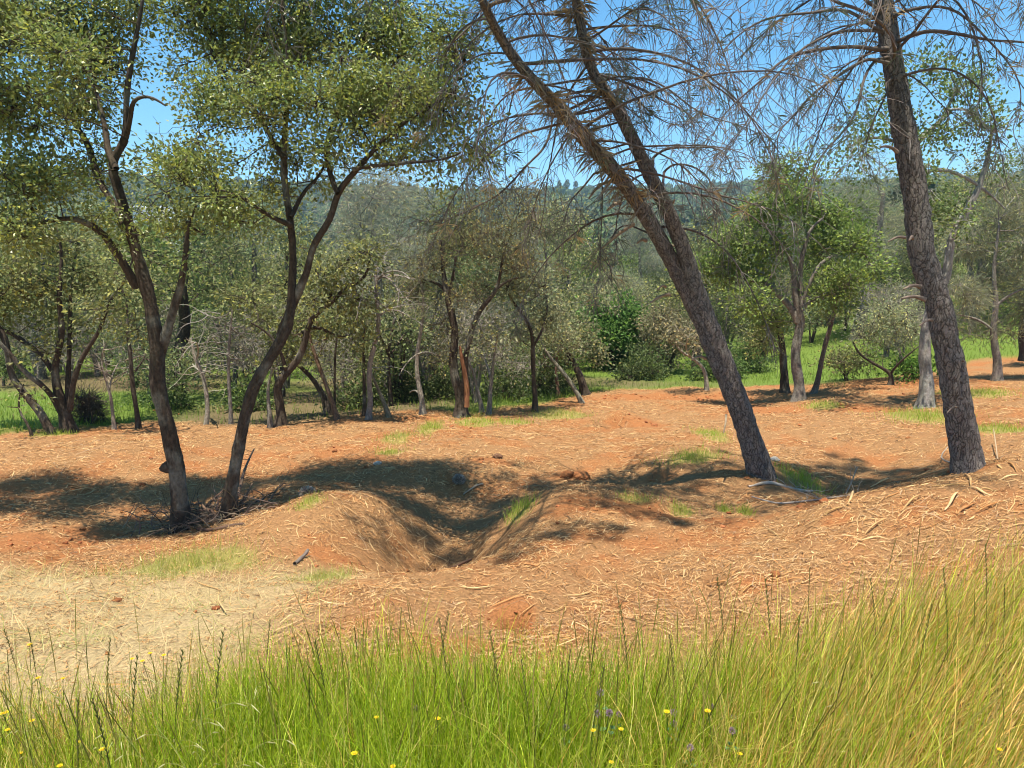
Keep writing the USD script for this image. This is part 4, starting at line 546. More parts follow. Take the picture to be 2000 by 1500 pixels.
for (x, y, r, px, shrub), z in zip(spots, sz_):
    n = noise2(np.array([x]), np.array([y]), 1 / 9., 9, 2)[0] + g.normal(0, .12)
    w = np.array([2.2, 1.8, 1.2 + (1.5 if px > 1000 else 0), .9, .9, 1.4 if px < 1150 else .4, 1.0 if r < 45 else 1.6, 1.8]); k = int(g.choice(8, p=w / w.sum())); k = 7 if (k in (3, 4) and px < 470) else k; k = k if not shrub else (8 if g.random() < .55 else 9); lab, grp, nm, pr = KINDS[k]; LB = wood_label(lab, px)
    sc = g.uniform(.75, 1.12) * (1.04 if r < 30 else .94 + .14 * g.random()); rz = g.uniform(0, 360); s3 = (sc * g.uniform(.9, 1.15), sc * g.uniform(.9, 1.15), sc * g.uniform(.88, 1.12))
    if k not in FIRST:
        t = build_tree(nm, LB, 'pine' if nm == 'pine_tree' else 'shrub' if nm == 'shrub' else 'tree', (0, 0, 0), pr['lines'], pr['clumps'], pr['col'], pr['g'], leaf=pr['leaf'], per_m=pr['per_m'], twig_n=pr['twig_n'], bark=np.asarray(pr['bark']), leafm=pr['leafm'], group=grp, step=.3, attr=330, sides=8, spread=.24, tip=.008, bare_twigs=pr['bare'], droop=pr['droop'])
        ops = UsdGeom.Xformable(t); ops.ClearXformOpOrder(); ops = UsdGeom.Xform(t)
        t.GetAttribute('xformOp:translate').Set(Gf.Vec3d(x, y, float(z) - .1)); o1 = ops.AddRotateZOp(); o1.Set(rz); o2 = ops.AddScaleOp(); o2.Set(Gf.Vec3f(*map(float, s3))); ops.SetXformOpOrder([UsdGeom.XformOp(t.GetAttribute('xformOp:translate')), o1, o2]); FIRST[k] = t; continue
    src = FIRST[k]; t = UsdGeom.Xform.Define(stage, numbered('/World', nm)); t.GetPrim().GetReferences().AddInternalReference(src.GetPath()); t.GetPrim().SetInstanceable(True); t.ClearXformOpOrder()
    ta = t.GetPrim().CreateAttribute('xformOp:translate', Sdf.ValueTypeNames.Double3); ta.Set(Gf.Vec3d(x, y, float(z) - .1)); t.GetPrim().CreateAttribute('xformOp:rotateZ', Sdf.ValueTypeNames.Float).Set(rz); t.GetPrim().CreateAttribute('xformOp:scale', Sdf.ValueTypeNames.Float3).Set(Gf.Vec3f(*map(float, s3)))
    t.SetXformOpOrder([UsdGeom.XformOp(t.GetPrim().GetAttribute(n_)) for n_ in ('xformOp:translate', 'xformOp:rotateZ', 'xformOp:scale')]); tag(t.GetPrim(), LB, 'pine' if nm == 'pine_tree' else 'shrub' if nm == 'shrub' else 'tree', grp)

# ------------------------------------------------------------------ the far wood on the hills
def canopy(seed, n, H, R, size, col):
    g = np.random.default_rng(seed); P = unit(g.normal(0, 1, (n, 3)) + [0, 0, .35]); lum = 1 + .35 * (meshkit.noise(P * 2.3, seed) - .5); C = P * np.array([R, R, H * .5]) * lum[:, None] * g.uniform(.75, 1.0, (n, 1)) + [0, 0, H * .55]
    a = unit(np.cross(P + g.normal(0, .5, (n, 3)), g.normal(0, 1, (n, 3)))); b = unit(np.cross(P + g.normal(0, .4, (n, 3)), a)); s = size * g.uniform(.6, 1.3, (n, 1))
    V = np.stack([C - a * s, C - b * s * .7, C + a * s, C + b * s * .7], 1).reshape(-1, 3); return V, np.arange(4 * n).reshape(n, 4), np.repeat(vary(col, n, g, .22, .06), 4, 0)
def scatter(name, label, protos, P, S, idx, rot):
    pi = UsdGeom.PointInstancer.Define(stage, numbered('/World', name)); rel = pi.CreatePrototypesRel()
    for k, (V, F, T) in enumerate(protos): rel.AddTarget(obj(['canopy', 'canopy_round', 'canopy_tall', 'canopy_pale'][k], (V, F), M_DULL, pi.GetPrim(), False, T).GetPath())
    pi.CreatePositionsAttr(Vt.Vec3fArray.FromNumpy(P.astype(np.float32))); pi.CreateScalesAttr(Vt.Vec3fArray.FromNumpy(S.astype(np.float32))); pi.CreateProtoIndicesAttr(Vt.IntArray.FromNumpy(idx.astype(np.int32)))
    q = np.zeros((len(P), 4)); q[:, 0] = np.cos(rot / 2); q[:, 3] = np.sin(rot / 2); pi.CreateOrientationsAttr(Vt.QuathArray([Gf.Quath(float(a), 0, 0, float(d)) for a, _, _, d in q]))
    return tag(pi.GetPrim(), label, kind='stuff')
g = np.random.default_rng(400); n = 15000
r = np.sqrt(g.uniform(85 ** 2, 960 ** 2, n)); r[: n // 3] = g.uniform(80, 330, n // 3); b = g.uniform(-.70, .72, n); x, y = r * np.sin(b), r * np.cos(b)
md = noise2(x, y, 1 / 70., 51, 3); keep = ~((md > .665) & (r > 250)) & ~((np.abs(1000 + x / y * FPX - 347) < 50) & (r < 105)); x, y, r = x[keep], y[keep], r[keep]; z = height(x, y, False); s = g.uniform(.6, 1.25, len(x)) * np.interp(r, [80, 300, 900], [.9, 1.0, .95])
protos = [canopy(1, 150, 7, 2.8, .75, (.095, .135, .032)), canopy(2, 150, 6.5, 3.2, .75, (.13, .17, .045)), canopy(3, 120, 10, 2.3, .8, (.08, .10, .045)), canopy(4, 130, 7, 3.0, .75, (.14, .165, .075))]
scatter('far_wood', 'far off mixed wood covering the hillsides up to the ridge', protos, np.stack([x, y, z - .4], 1), np.stack([s * g.uniform(.9, 1.2, len(s)), s * g.uniform(.9, 1.2, len(s)), s * g.uniform(.85, 1.2, len(s))], 1), g.choice(4, len(x), p=[.33, .33, .14, .2]), g.uniform(0, 6.28, len(x)))

# ------------------------------------------------------------------ what lies and grows on the ground
from scipy.interpolate import RegularGridInterpolator
_azs = np.linspace(-.72, .72, 500); _zz = gz.reshape(len(rs), len(az))[:, :500]; _gi = RegularGridInterpolator((rs, _azs), _zz, bounds_error=False, fill_value=None)
def HZ(x, y): return _gi(np.stack([np.hypot(x, y), np.arctan2(x, y)], -1))
def normal_at(x, y, e=.08): return unit(np.stack([-(HZ(x + e, y) - HZ(x - e, y)) / (2 * e), -(HZ(x, y + e) - HZ(x, y - e)) / (2 * e), np.ones_like(x)], -1))
ORD = ['first', 'second', 'third', 'fourth', 'fifth', 'sixth', 'seventh', 'eighth', 'ninth', 'tenth', 'eleventh', 'twelfth', 'thirteenth', 'fourteenth', 'fifteenth', 'sixteenth', 'seventeenth', 'eighteenth', 'nineteenth', 'twentieth'] + [f'{i}th' if i % 10 not in (1, 2, 3) else f'{i}' + {1: 'st', 2: 'nd', 3: 'rd'}[i % 10] for i in range(21, 61)]
# shredded wood
g = np.random.default_rng(500)
def strands(n, r0, r1, pw, L, W, lift, cols, probs, bear=.72, keep=None):
    b = g.uniform(-bear, bear, n); u = g.random(n); r = (r0 ** pw + u * (r1 ** pw - r0 ** pw)) ** (1 / pw); x, y = r * np.sin(b), r * np.cos(b); m = clearing(x, y) * (1 - .75 * bare(x, y)) * (1 - .8 * patches(x, y)) * (1 - .55 * straw(x, y)) * (.34 + .9 * sstep(.38, .6, noise2(x, y, 1.6, 61, 3)))
    k = (g.random(n) < m) & (r > 2.75 - .25 * np.abs(np.sin(b))); x, y, r = x[k], y[k], r[k]; n = len(x); a = g.uniform(0, math.pi, n) + (noise2(x, y, .5, 62, 2) - .5) * 3; a = np.where(g.random(n) < .25, g.normal(0, .5, n), a)
    l = L * np.exp(g.normal(0, .55, n)) * np.clip(.65 + r / 22, .75, 1.3); w = W * np.exp(g.normal(0, .35, n)) * np.clip(.6 + r / 12, .8, 1.8); dx, dy = np.cos(a) * l / 2, np.sin(a) * l / 2; cv = g.normal(0, .16, n)
    X = np.stack([x - dx, x - dy * cv, x + dx], 1); Y = np.stack([y - dy, y + dx * cv, y + dy], 1); Z = np.stack([HZ(X[:, i], Y[:, i]) for i in range(3)], 1) + .004 + np.abs(g.normal(0, lift, (n, 3))) + np.array([0, .004, 0])
    C = np.stack([X, Y, Z], -1); t = unit(C[:, 2] - C[:, 0]); s = unit(np.cross(t, unit(normal_at(x, y) + g.normal(0, .35, (n, 3))))); ww = np.stack([w * .35, w * .5, w * .22], 1)[..., None]
    V = np.stack([C - s[:, None] * ww, C + s[:, None] * ww], 2).reshape(n, 6, 3); i = np.arange(n)[:, None] * 6; F = np.stack([np.stack([i[:, 0], i[:, 0] + 1, i[:, 0] + 3, i[:, 0] + 2], 1), np.stack([i[:, 0] + 2, i[:, 0] + 3, i[:, 0] + 5, i[:, 0] + 4], 1)], 1).reshape(-1, 4)
    c = np.array(cols)[g.choice(len(cols), n, p=probs)] * (1 + g.normal(0, .15, (n, 1))); return V.reshape(-1, 3), F, np.repeat(c, 6, 0)
WOODS = [(.43, .25, .105), (.52, .345, .165), (.39, .19, .07), (.12, .065, .035), (.33, .22, .13)]
mb = MB(); mb.add(*strands(290000, 2.8, 24, .55, .034, .0038, .007, WOODS, [.33, .18, .27, .15, .07])); mb.add(*strands(26000, 2.8, 18, .45, .095, .0040, .012, WOODS, [.36, .34, .16, .06, .08]))
tag(mb.build('wood_mulch', M_WOODY), 'shredded wood strands strewn over the red ground', 'mulch', kind='stuff')
# clods of red soil on the bare spots
ico = __import__('trimesh').creation.icosphere(1); iv, if_ = np.array(ico.vertices), np.array(ico.faces); n = 1500
b, r = g.uniform(-.7, .7, n * 6), 3 + 17 * g.random(n * 6) ** 1.4; x, y = r * np.sin(b), r * np.cos(b); k = np.where((g.random(n * 6) < bare(x, y) * clearing(x, y) + .03))[0][:n]; x, y, r = x[k], y[k], r[k]; s = np.minimum(np.exp(g.normal(0, .5, len(x))) * .010 * np.clip(r / 6, .7, 1.8), .034)
V = iv[None] * (1 + g.normal(0, .30, (len(x), len(iv), 1))) * s[:, None, None] * [1, 1, .7] + np.stack([x, y, HZ(x, y) + s * .2], -1)[:, None]; F = if_[None] + (np.arange(len(x)) * len(iv))[:, None, None]; F = F.reshape(-1, 3)
o = obj('soil_clods', (V.reshape(-1, 3), F), M_GROUND, None, True, np.repeat(vary((.33, .125, .05), len(x), g, .18, .04), len(iv), 0)); tag(o, 'crumbled red clods on the bare patches of soil', 'soil', kind='stuff')

# grass: the tall green bank in front, golden stems at the right, straw, short tufts, the meadow beyond
_gp = np.array([-150, 0, 120, 220, 320, 450, 700, 900, 1100, 1300, 1450, 1600, 1750, 1900, 2150]); _gr = np.array([2.4, 2.45, 2.35, 2.4, 2.62, 2.9, 3.0, 2.9, 2.75, 2.85, 3.1, 3.35, 3.6, 3.9, 4.3])
def bank(n, seed, feather, hmul=1., lo=1.15, power=1.6):
    g = np.random.default_rng(seed); px = g.uniform(-150, 2150, n); q = (px - 1000) / FPX; e = np.interp(px, _gp, _gr) + g.normal(0, feather, n) - np.abs(g.normal(0, 1, n)) * np.interp(px, [1300, 1700, 2000], [0, .5, .8]); u = g.random(n); y = (lo ** power + u * (np.maximum(e, lo + .1) ** power - lo ** power)) ** (1 / power); return q * y, y, px, g
def root(x, y): return np.stack([x, y, HZ(x, y) - .01], -1)
def fan(px, g, n, spread): lean = np.interp(px, [0, 300, 700, 1100, 1350, 1600, 2000], [-.13, -.12, -.03, .03, .16, .40, .50]); return unit(np.stack([lean * g.uniform(.25, 1.25, n) + g.normal(0, spread, n), g.normal(-.03, spread, n), np.ones(n)], -1))
x, y, px, g = bank(56000, 601, .22); thin = (g.random(len(x)) < np.interp(px, [0, 200, 330, 450, 1300, 1500, 1800, 2000], [.7, .66, .78, .88, .85, .44, .24, .2])); x, y, px = x[thin], y[thin], px[thin]; n = len(x)
cl = noise2(x, y, 5, 71, 2); H = np.interp(px, [0, 400, 700, 1200, 1500, 2000], [.32, .36, .38, .35, .38, .40]) * (.30 + .95 * g.random(n)) * (.85 + .35 * cl); W = g.uniform(.0018, .0042, n) * np.where(H < .2, 1.5, 1); V, F = blades(root(x, y), fan(px, g, n, .17), H, W, np.where(g.random(n) < .45, g.uniform(.2, .9, n), np.abs(g.normal(.10, .12, n))), g)
c = lerp3((.165, .255, .009), (.37, .41, .03), g.random(n) ** 1.6); c = lerp3(c, (.50, .38, .12), (g.random(n) < np.interp(px, [0, 350, 900, 1400, 2000], [.34, .14, .07, .26, .4])) * g.uniform(.4, 1, n)); c = c * np.exp(g.normal(0, .28, (n, 1)))
tag(obj('tall_grass', (V, F), M_GRASS, None, False, np.repeat(np.clip(c, .004, .8), 10, 0)), 'tall green grass along the bottom of the view', 'grass', kind='stuff')
x, y, px, g = bank(19000, 602, .3, lo=1.2); thin = g.random(len(x)) < np.interp(px, [0, 300, 900, 1250, 1500, 2000], [.5, .2, .08, .3, .85, .8]); x, y, px = x[thin], y[thin], px[thin]; n = len(x)
V, F = blades(root(x, y), fan(px, g, n, .14), np.interp(px, [0, 1200, 1600, 2000], [.36, .38, .46, .48]) * g.uniform(.25, 1.15, n), g.uniform(.0018, .0042, n), np.where(g.random(n) < .3, g.uniform(.2, .7, n), np.abs(g.normal(.12, .15, n))), g)
c = lerp3((.60, .46, .15), (.55, .27, .07), g.random(n) ** 1.3); c = lerp3(c, (.40, .43, .06), (g.random(n) < .3) * 1.); tag(obj('golden_grass', (V, F), M_GRASS, None, False, np.repeat(c * np.exp(g.normal(0, .25, (n, 1))), 10, 0)), 'golden and yellowing stems leaning right on the bank at the right', 'grass', kind='stuff')
x, y, px, g = bank(340, 603, .30, lo=2.0); n = len(x); D = fan(px, g, n, .09); H = np.interp(px, [0, 1000, 1500, 2000], [.46, .44, .50, .54]) * g.uniform(.8, 1.2, n); P = root(x, y); u = np.linspace(0, 1, 9)[None, :, None]; bd = g.normal(0, .10, (n, 1, 3)) * [1, 1, .2]
C = P[:, None] + D[:, None] * H[:, None, None] * u + bd * H[:, None, None] * u ** 2; R = np.broadcast_to(np.array([.0008, .0008, .0008, .0007, .0007, .001, .0019, .0017, .0004]), (n, 9)) * g.uniform(.8, 1.2, (n, 1)); V, F = tubes(C, R, 3)
c = lerp3((.24, .29, .04), (.45, .36, .11), g.random(n)); cc = np.repeat(c[:, None], 9, 1); cc[:, 6:] *= [.72, .66, .65]; tag(obj('seed_stalks', (V, F), M_GRASS, None, False, np.repeat(cc.reshape(-1, 3), 3, 0)), 'thin seeding grass stalks standing above the green grass', 'grass', kind='stuff')
g = np.random.default_rng(604); n = 16000; x, y = g.uniform(-4.6, .4, n), g.uniform(2.2, 6.6, n); k = g.random(n) < straw(x, y) * (.35 + sstep(.4, .6, noise2(x, y, 2.2, 72, 2))); x, y = x[k], y[k]; n = len(x); D = unit(np.stack([g.normal(0, 1, n), g.normal(0, 1, n), np.abs(g.normal(.35, .3, n))], -1))
V, F = blades(root(x, y) + [0, 0, .012], D, g.uniform(.08, .24, n), g.uniform(.002, .004, n), g.normal(.2, .25, n), g, 3); c = lerp3((.52, .42, .22), (.26, .33, .08), (noise2(x, y, 1.3, 73, 2) > .52) * g.random(n)); tag(obj('dry_grass', (V, F), M_GRASS, None, False, np.repeat(c * (1 + g.normal(0, .14, (n, 1))), 8, 0)), 'pale matted dry grass at the near left', 'grass', kind='stuff')
for i, (cx_, cy_, rx_, ry_, _) in enumerate(PATCH_W):
    g = np.random.default_rng(620 + i); n = int(np.clip(1100 * rx_ * ry_ * 3.14 * min(1, 64 / cy_ ** 2) + 120, 120, 1500)); a = g.normal(0, .52, (n, 2)); x, y = cx_ + a[:, 0] * rx_, cy_ + a[:, 1] * ry_; s = np.clip(cy_ / 8, .7, 2); yellow = i in (1, 4, 15, 16, 20)
    V, F = blades(root(x, y), unit(np.stack([g.normal(0, .35, n), g.normal(0, .35, n), np.ones(n)], -1)), g.uniform(.05, .15, n) * (1.25 if i in (5, 7, 8, 11, 15) else .9), g.uniform(.0028, .0052, n) * s, np.abs(g.normal(.2, .2, n)), g, 2)
    c = lerp3((.26, .29, .08) if yellow else (.20, .32, .03), (.38, .38, .08), g.random(n)) * (1 + g.normal(0, .15, (n, 1))); tag(obj('grass_patch', (V, F), M_GRASS, None, False, np.repeat(np.clip(c, 0, 1), 6, 0)), 'short green grass growing in a patch on the red ground', 'grass', kind='stuff')
g = np.random.default_rng(650); n = 38000; b = g.uniform(-.68, .68, n); e = np.interp(b, _eb, _er); r = e - .6 + 18 * g.random(n) ** 1.6; x, y = r * np.sin(b), r * np.cos(b); k = (g.random(n) < (1 - clearing(x, y)) * (.25 + .9 * sstep(.40, .56, 1 - noise2(x, y, .16, 44, 3)))); x, y, r = x[k], y[k], r[k]; n = len(x)
V, F = blades(root(x, y), unit(np.stack([g.normal(0, .22, n), g.normal(0, .22, n), np.ones(n)], -1)), g.uniform(.06, .24, n), g.uniform(.008, .018, n), np.abs(g.normal(.2, .2, n)), g, 2); c = lerp3((.15, .225, .035), (.26, .30, .07), g.random(n) ** 1.5) * (1 + g.normal(0, .15, (n, 1)))
tag(obj('meadow_grass', (V, F), M_GRASS, None, False, np.repeat(np.clip(c, 0, 1), 6, 0)), 'bright green grass under the trees beyond the clearing', 'grass', kind='stuff')

# plants that can be told apart in the front grass
def head_spot(px, py, h):
    """The root of a plant of height h whose head is seen at the pixel."""
    ys = np.linspace(1.25, 6, 240); p = at(np.full(240, px), np.full(240, py), ys); k = int(np.argmin(np.abs(p[:, 2] - HZ(p[:, 0], p[:, 1]) - h))); q = p[k]; return np.array([q[0], q[1], HZ(q[:1], q[1:2])[0]]), q
def copy_of(src, name, loc, rz, sc, label, cat, group):
    t = UsdGeom.Xform.Define(stage, numbered('/World', name)); t.GetPrim().GetReferences().AddInternalReference(src.GetPath()); t.GetPrim().SetInstanceable(True); t.ClearXformOpOrder(); q = t.GetPrim()
    q.CreateAttribute('xformOp:translate', Sdf.ValueTypeNames.Double3).Set(Gf.Vec3d(*map(float, loc))); q.CreateAttribute('xformOp:rotateZ', Sdf.ValueTypeNames.Float).Set(float(rz)); q.CreateAttribute('xformOp:scale', Sdf.ValueTypeNames.Float3).Set(Gf.Vec3f(sc, sc, sc))
    t.SetXformOpOrder([UsdGeom.XformOp(q.GetAttribute(n_)) for n_ in ('xformOp:translate', 'xformOp:rotateZ', 'xformOp:scale')]); return tag(q, label, cat, group)
def place_all(name, make, heads, h0, text, cat, group, seed):
    g = np.random.default_rng(seed); src = None; heads = sorted(heads)
    for i, hd in enumerate(heads):
        px, py = hd[:2]; h = h0 * g.uniform(.8, 1.15); loc, _ = head_spot(px, py, h); lab = text.replace('*', ORD[i]); rz, sc = g.uniform(0, 360), h / h0
        if src is None:
            src = thing(name, loc, lab, cat, group, rz=rz, scale=(sc,) * 3); make(src)
        else: copy_of(src, name, loc, rz, sc, lab, cat, group)
def make_yellow(t):
    g = np.random.default_rng(1); u = np.linspace(0, 1, 6)[:, None]; S = np.array([0, 0, 0]) * (1 - u) + np.array([0, 0, .30]) * u + np.array([.02, .01, 0]) * np.sin(u * 3.1); V, F = tube(S, np.full(6, .0011), 5); obj('stem', (V, F), M_GRASS, t, True, np.tile((.12, .19, .03), (len(V), 1)))
    for i in range(9):
        a = i * 2 * math.pi / 9; d = np.array([math.cos(a), math.sin(a), .28]); s = np.array([-math.sin(a), math.cos(a), 0]); o = np.array([0, 0, .30]); P = np.array([o + d * .002, o + d * .005 - s * .0022, o + d * .0088 - s * .0014, o + d * .0088 + s * .0014, o + d * .005 + s * .0022]); obj('petal', (P, np.array([[0, 1, 2], [0, 2, 3], [0, 3, 4]])), M_PETAL, t, False, np.tile((.80, .56, .015), (5, 1)))
    V = iv * [.0042, .0042, .003] + [0, 0, .302]; obj('flower_centre', (V, if_), M_PETAL, t, True, np.tile((.70, .42, .02), (len(V), 1)))
YEL = [(12, 1390), (5, 1396), (62, 1407), (15, 1423), (58, 1258), (123, 1324), (155, 1452), (200, 1463), (117, 1496), (293, 1275), (258, 1287), (278, 1292), (320, 1281), (735, 1400), (855, 1407), (692, 1475), (767, 1498), (1158, 1429), (1213, 1426), (1302, 1392), (1382, 1389), (1445, 1476), (1953, 1463), (75, 1325), (40, 1470), (1194, 1490)]
place_all('yellow_flower', make_yellow, YEL, .30, 'small yellow daisy like flower in the front grass, * counting from the left', 'flower', 'yellow flowers in the front grass', 31)
def make_clover(t):
    u = np.linspace(0, 1, 6)[:, None]; S = np.array([0, 0, .245]) * u + np.array([.012, .0, 0]) * np.sin(u * 3.1); V, F = tube(S, np.full(6, .0013), 5); obj('stem', (V, F), M_GRASS, t, True, np.tile((.14, .20, .06), (len(V), 1)))
    g = np.random.default_rng(2); P = unit(g.normal(0, 1, (90, 3)) + [0, 0, .3]); V, F = leaves(np.array([0, 0, .25]) + P * .004, P + [0, 0, .4], np.full(90, .0095), np.full(90, .003), g); obj('flower_head', (V, F), M_PETAL, t, False, np.repeat(vary((.36, .25, .30), 90, g, .2, .06), 4, 0))
    for k in range(3):
        a = k * 2.1; c = np.array([.016 * math.cos(a), .016 * math.sin(a), .20]); th = np.linspace(0, 6.28, 9)[:-1]; V = np.vstack([c, c + np.stack([np.cos(th) * .009, np.sin(th) * .009, .002 * np.cos(2 * th)], 1)]); obj('leaf', (V, np.array([[0, i + 1, (i + 1) % 8 + 1] for i in range(8)])), M_LEAF, t, False, np.tile((.10, .19, .07), (9, 1)))
CLO = [(1172, 1355), (1190, 1394), (1209, 1395), (1105, 1420), (1316, 1392), (1316, 1412), (1391, 1382), (1433, 1400), (1348, 1462), (812, 1384), (1166, 1392), (1430, 1430)]
place_all('clover_flower', make_clover, CLO, .25, 'dusty purple clover head in the front grass, * counting from the left', 'flower', 'purple clover heads in the front grass', 32)
def make_oat(t):
    g = np.random.default_rng(3); u = np.linspace(0, 1, 14); S = np.stack([.03 * u + .16 * u ** 4, .02 * u, .46 * (u - .12 * u ** 5)], 1); V, F = tube(S, np.linspace(.0014, .0006, 14), 5); obj('stem', (V, F), M_GRASS, t, True, np.tile((.24, .28, .06), (len(V), 1)))
    for i in range(8):
        k = 6 + i; p = S[min(k, 13)]; side = (-1) ** i; a = np.array([.035 + .01 * i * .3, side * .022, .004]); tip = p + a; V0, F0 = tube(np.array([p, p + a * .5 + [0, 0, .006], tip]), np.array([.0004, .0004, .0004]), 3); d = unit(np.array([.8, side * .35, -.55 - .1 * (i % 3)])); V1, F1 = tube(np.array([tip, tip + d * .008, tip + d * .020, tip + d * .034]), np.array([.0005, .0021, .0017, .0002]), 5); mb = MB(); mb.add(V0, F0, np.tile((.4, .38, .14), (len(V0), 1))); mb.add(V1, F1, np.tile((.58, .54, .28), (len(V1), 1))); mb.build('spikelet', M_GRASS, t, smooth=True)
OAT = [(500, 1275), (395, 1385), (320, 1420), (105, 1360), (70, 1395), (60, 1270), (410, 1440), (250, 1370), (150, 1330), (95, 1470), (380, 1470), (480, 1310), (225, 1490), (300, 1365), (20, 1330), (1230, 1400), (1700, 1360)]
place_all('wild_oat', make_oat, OAT, .44, 'wild oat stem with pale drooping spikelets in the front grass, * from the left', 'grass plant', 'wild oats in the front grass', 33)
def make_rye(t):
    u = np.linspace(0, 1, 10); S = np.stack([.05 * u ** 2, .0 * u, .50 * u], 1); V, F = tube(S, np.linspace(.0016, .0011, 10), 5); obj('stem', (V, F), M_GRASS, t, True, np.tile((.13, .16, .03), (len(V), 1))); mb = MB()
    for i in range(18):
        f = .66 + .34 * i / 18; p = np.array([.05 * f ** 2, 0, .5 * f]); d = unit(np.array([.42 * (-1) ** i + .1, .1 * math.sin(i), 1.])); V, F = tube(np.array([p, p + d * .007, p + d * .016]), np.array([.0008, .0017, .0003]), 4); mb.add(V, F, np.tile((.19, .165, .055), (len(V), 1)))
    mb.build('seed_head', M_GRASS, t)
RYE = [(30, 1195), (63, 1190), (190, 1210), (235, 1255), (215, 1300), (130, 1310), (400, 1205), (510, 1180), (700, 1190), (775, 1160), (850, 1165), (878, 1180), (985, 1200), (1040, 1265), (1150, 1260), (1215, 1120), (1240, 1150), (1330, 1205), (1415, 1085), (1425, 1095), (1520, 1105), (1585, 1090), (1735, 1030), (1725, 1110), (1870, 1085), (1945, 1040), (1560, 1180), (1800, 1150), (1975, 1120), (640, 1205), (1100, 1245), (560, 1250), (320, 1230), (8, 1240)]
place_all('rye_stalk', make_rye, RYE, .56, 'tall dark rye stalk with a notched seed spike, * from the left', 'grass plant', 'dark rye stalks above the front grass', 34)

# sticks, roots, cones, stones
def stick(name, label, cat, pts, g, col, group=None, twigs=0, lift=.012, flat=1.):
    P = hit([p[0] for p in pts], [p[1] for p in pts]); P[:, 2] = HZ(P[:, 0], P[:, 1]); w = np.array([p[2] for p in pts]) * (.26 if name == 'wood_splinter' else .42) / FPX * P[:, 1]; P[:, 2] += w * .4 + lift + np.array([(p[3] if len(p) > 3 else 0) for p in pts]); base = P[0].copy(); t = thing(name, base, label, cat, group)
    Q = spline(np.c_[P, w], max(8, 4 * len(pts)), wob=.006, seed=int(pts[0][0])); V, F = tube(Q[:, :3], Q[:, 3], 8, rough(30, .8, 3, 1)); obj('stem', (V, F), M_WOODY, t, True, vary(col, len(V), g, .14, .03), base)
    for _ in range(twigs):
        k = g.integers(2, len(Q) - 1); d = unit(g.normal(0, 1, 3) * [1, .5, .4] + [0, 0, .35]); L = g.uniform(.10, .40); u = np.linspace(0, 1, 6)[:, None]; T = Q[k, :3] + d * u * L + g.normal(0, .012, (6, 3)) * u; V, F = tube(T, np.linspace(.004, .0012, 6), 4); obj('twig', (V, F), M_WOODY, t, True, vary(np.array(col) * .9, len(V), g, .14, .03), base)
    return t
g = np.random.default_rng(700); PALEW, GREYW, BRN = (.42, .36, .29), (.26, .23, .20), (.16, .09, .055)
stick('fallen_branch', 'pale grey fallen branch in front of the leaning pine', 'branch', [(1462, 952, 4), (1500, 949, 8), (1545, 954, 8), (1588, 963, 6)], g, PALEW, twigs=7)
stick('fallen_branch', 'thin twiggy branch lying below the pale grey one', 'branch', [(1468, 975, 3), (1500, 982, 4), (1555, 987, 5), (1610, 978, 4), (1645, 968, 2)], g, GREYW, twigs=14)
stick('fallen_branch', 'bent white twig resting against the right pine foot', 'branch', [(1884, 914, 3), (1862, 909, 4), (1838, 905, 3, .05), (1846, 886, 2, .09)], g, (.33, .28, .22), twigs=2)
stick('fallen_branch', 'short dark broken stick left of the hollow', 'branch', [(576, 1106, 9), (588, 1098, 10), (602, 1086, 8, .04)], g, (.15, .12, .10))
stick('fallen_branch', 'reddish stick pointing out of the dark hollow', 'branch', [(850, 1125, 5), (880, 1112, 7), (920, 1098, 6)], g, BRN, twigs=2)
stick('fallen_branch', 'thin upright dry twig on the edge of the right mound', 'branch', [(1652, 965, 3), (1662, 952, 3, .08), (1674, 930, 2, .16)], g, (.24, .19, .14), twigs=1)
stick('fallen_branch', 'slim curved twig standing at the far right beside the pine', 'branch', [(1942, 908, 3), (1944, 890, 3, .08), (1938, 872, 2, .2)], g, (.36, .26, .16))
stick('fallen_branch', 'dark log under the second forked oak', 'branch', [(385, 1033, 8), (430, 1033, 10), (475, 1031, 9)], g, (.10, .06, .04), twigs=3)
stick('fallen_branch', 'forked dead branch rising beside the second forked oak', 'branch', [(452, 1012, 8), (462, 995, 8, .08), (475, 965, 7, .22), (492, 945, 5, .34), (500, 936, 3, .40)], g, (.13, .08, .055), twigs=6)
stick('fallen_branch', 'second dead branch rising low beside the second forked oak', 'branch', [(455, 1016, 8), (468, 1000, 7, .06), (482, 985, 5, .12), (495, 975, 3, .18)], g, (.15, .095, .06), twigs=6)
stick('fallen_branch', 'pale branch lying left of the front mound', 'branch', [(905, 968, 3), (925, 958, 4), (945, 948, 5)], g, (.36, .27, .18))
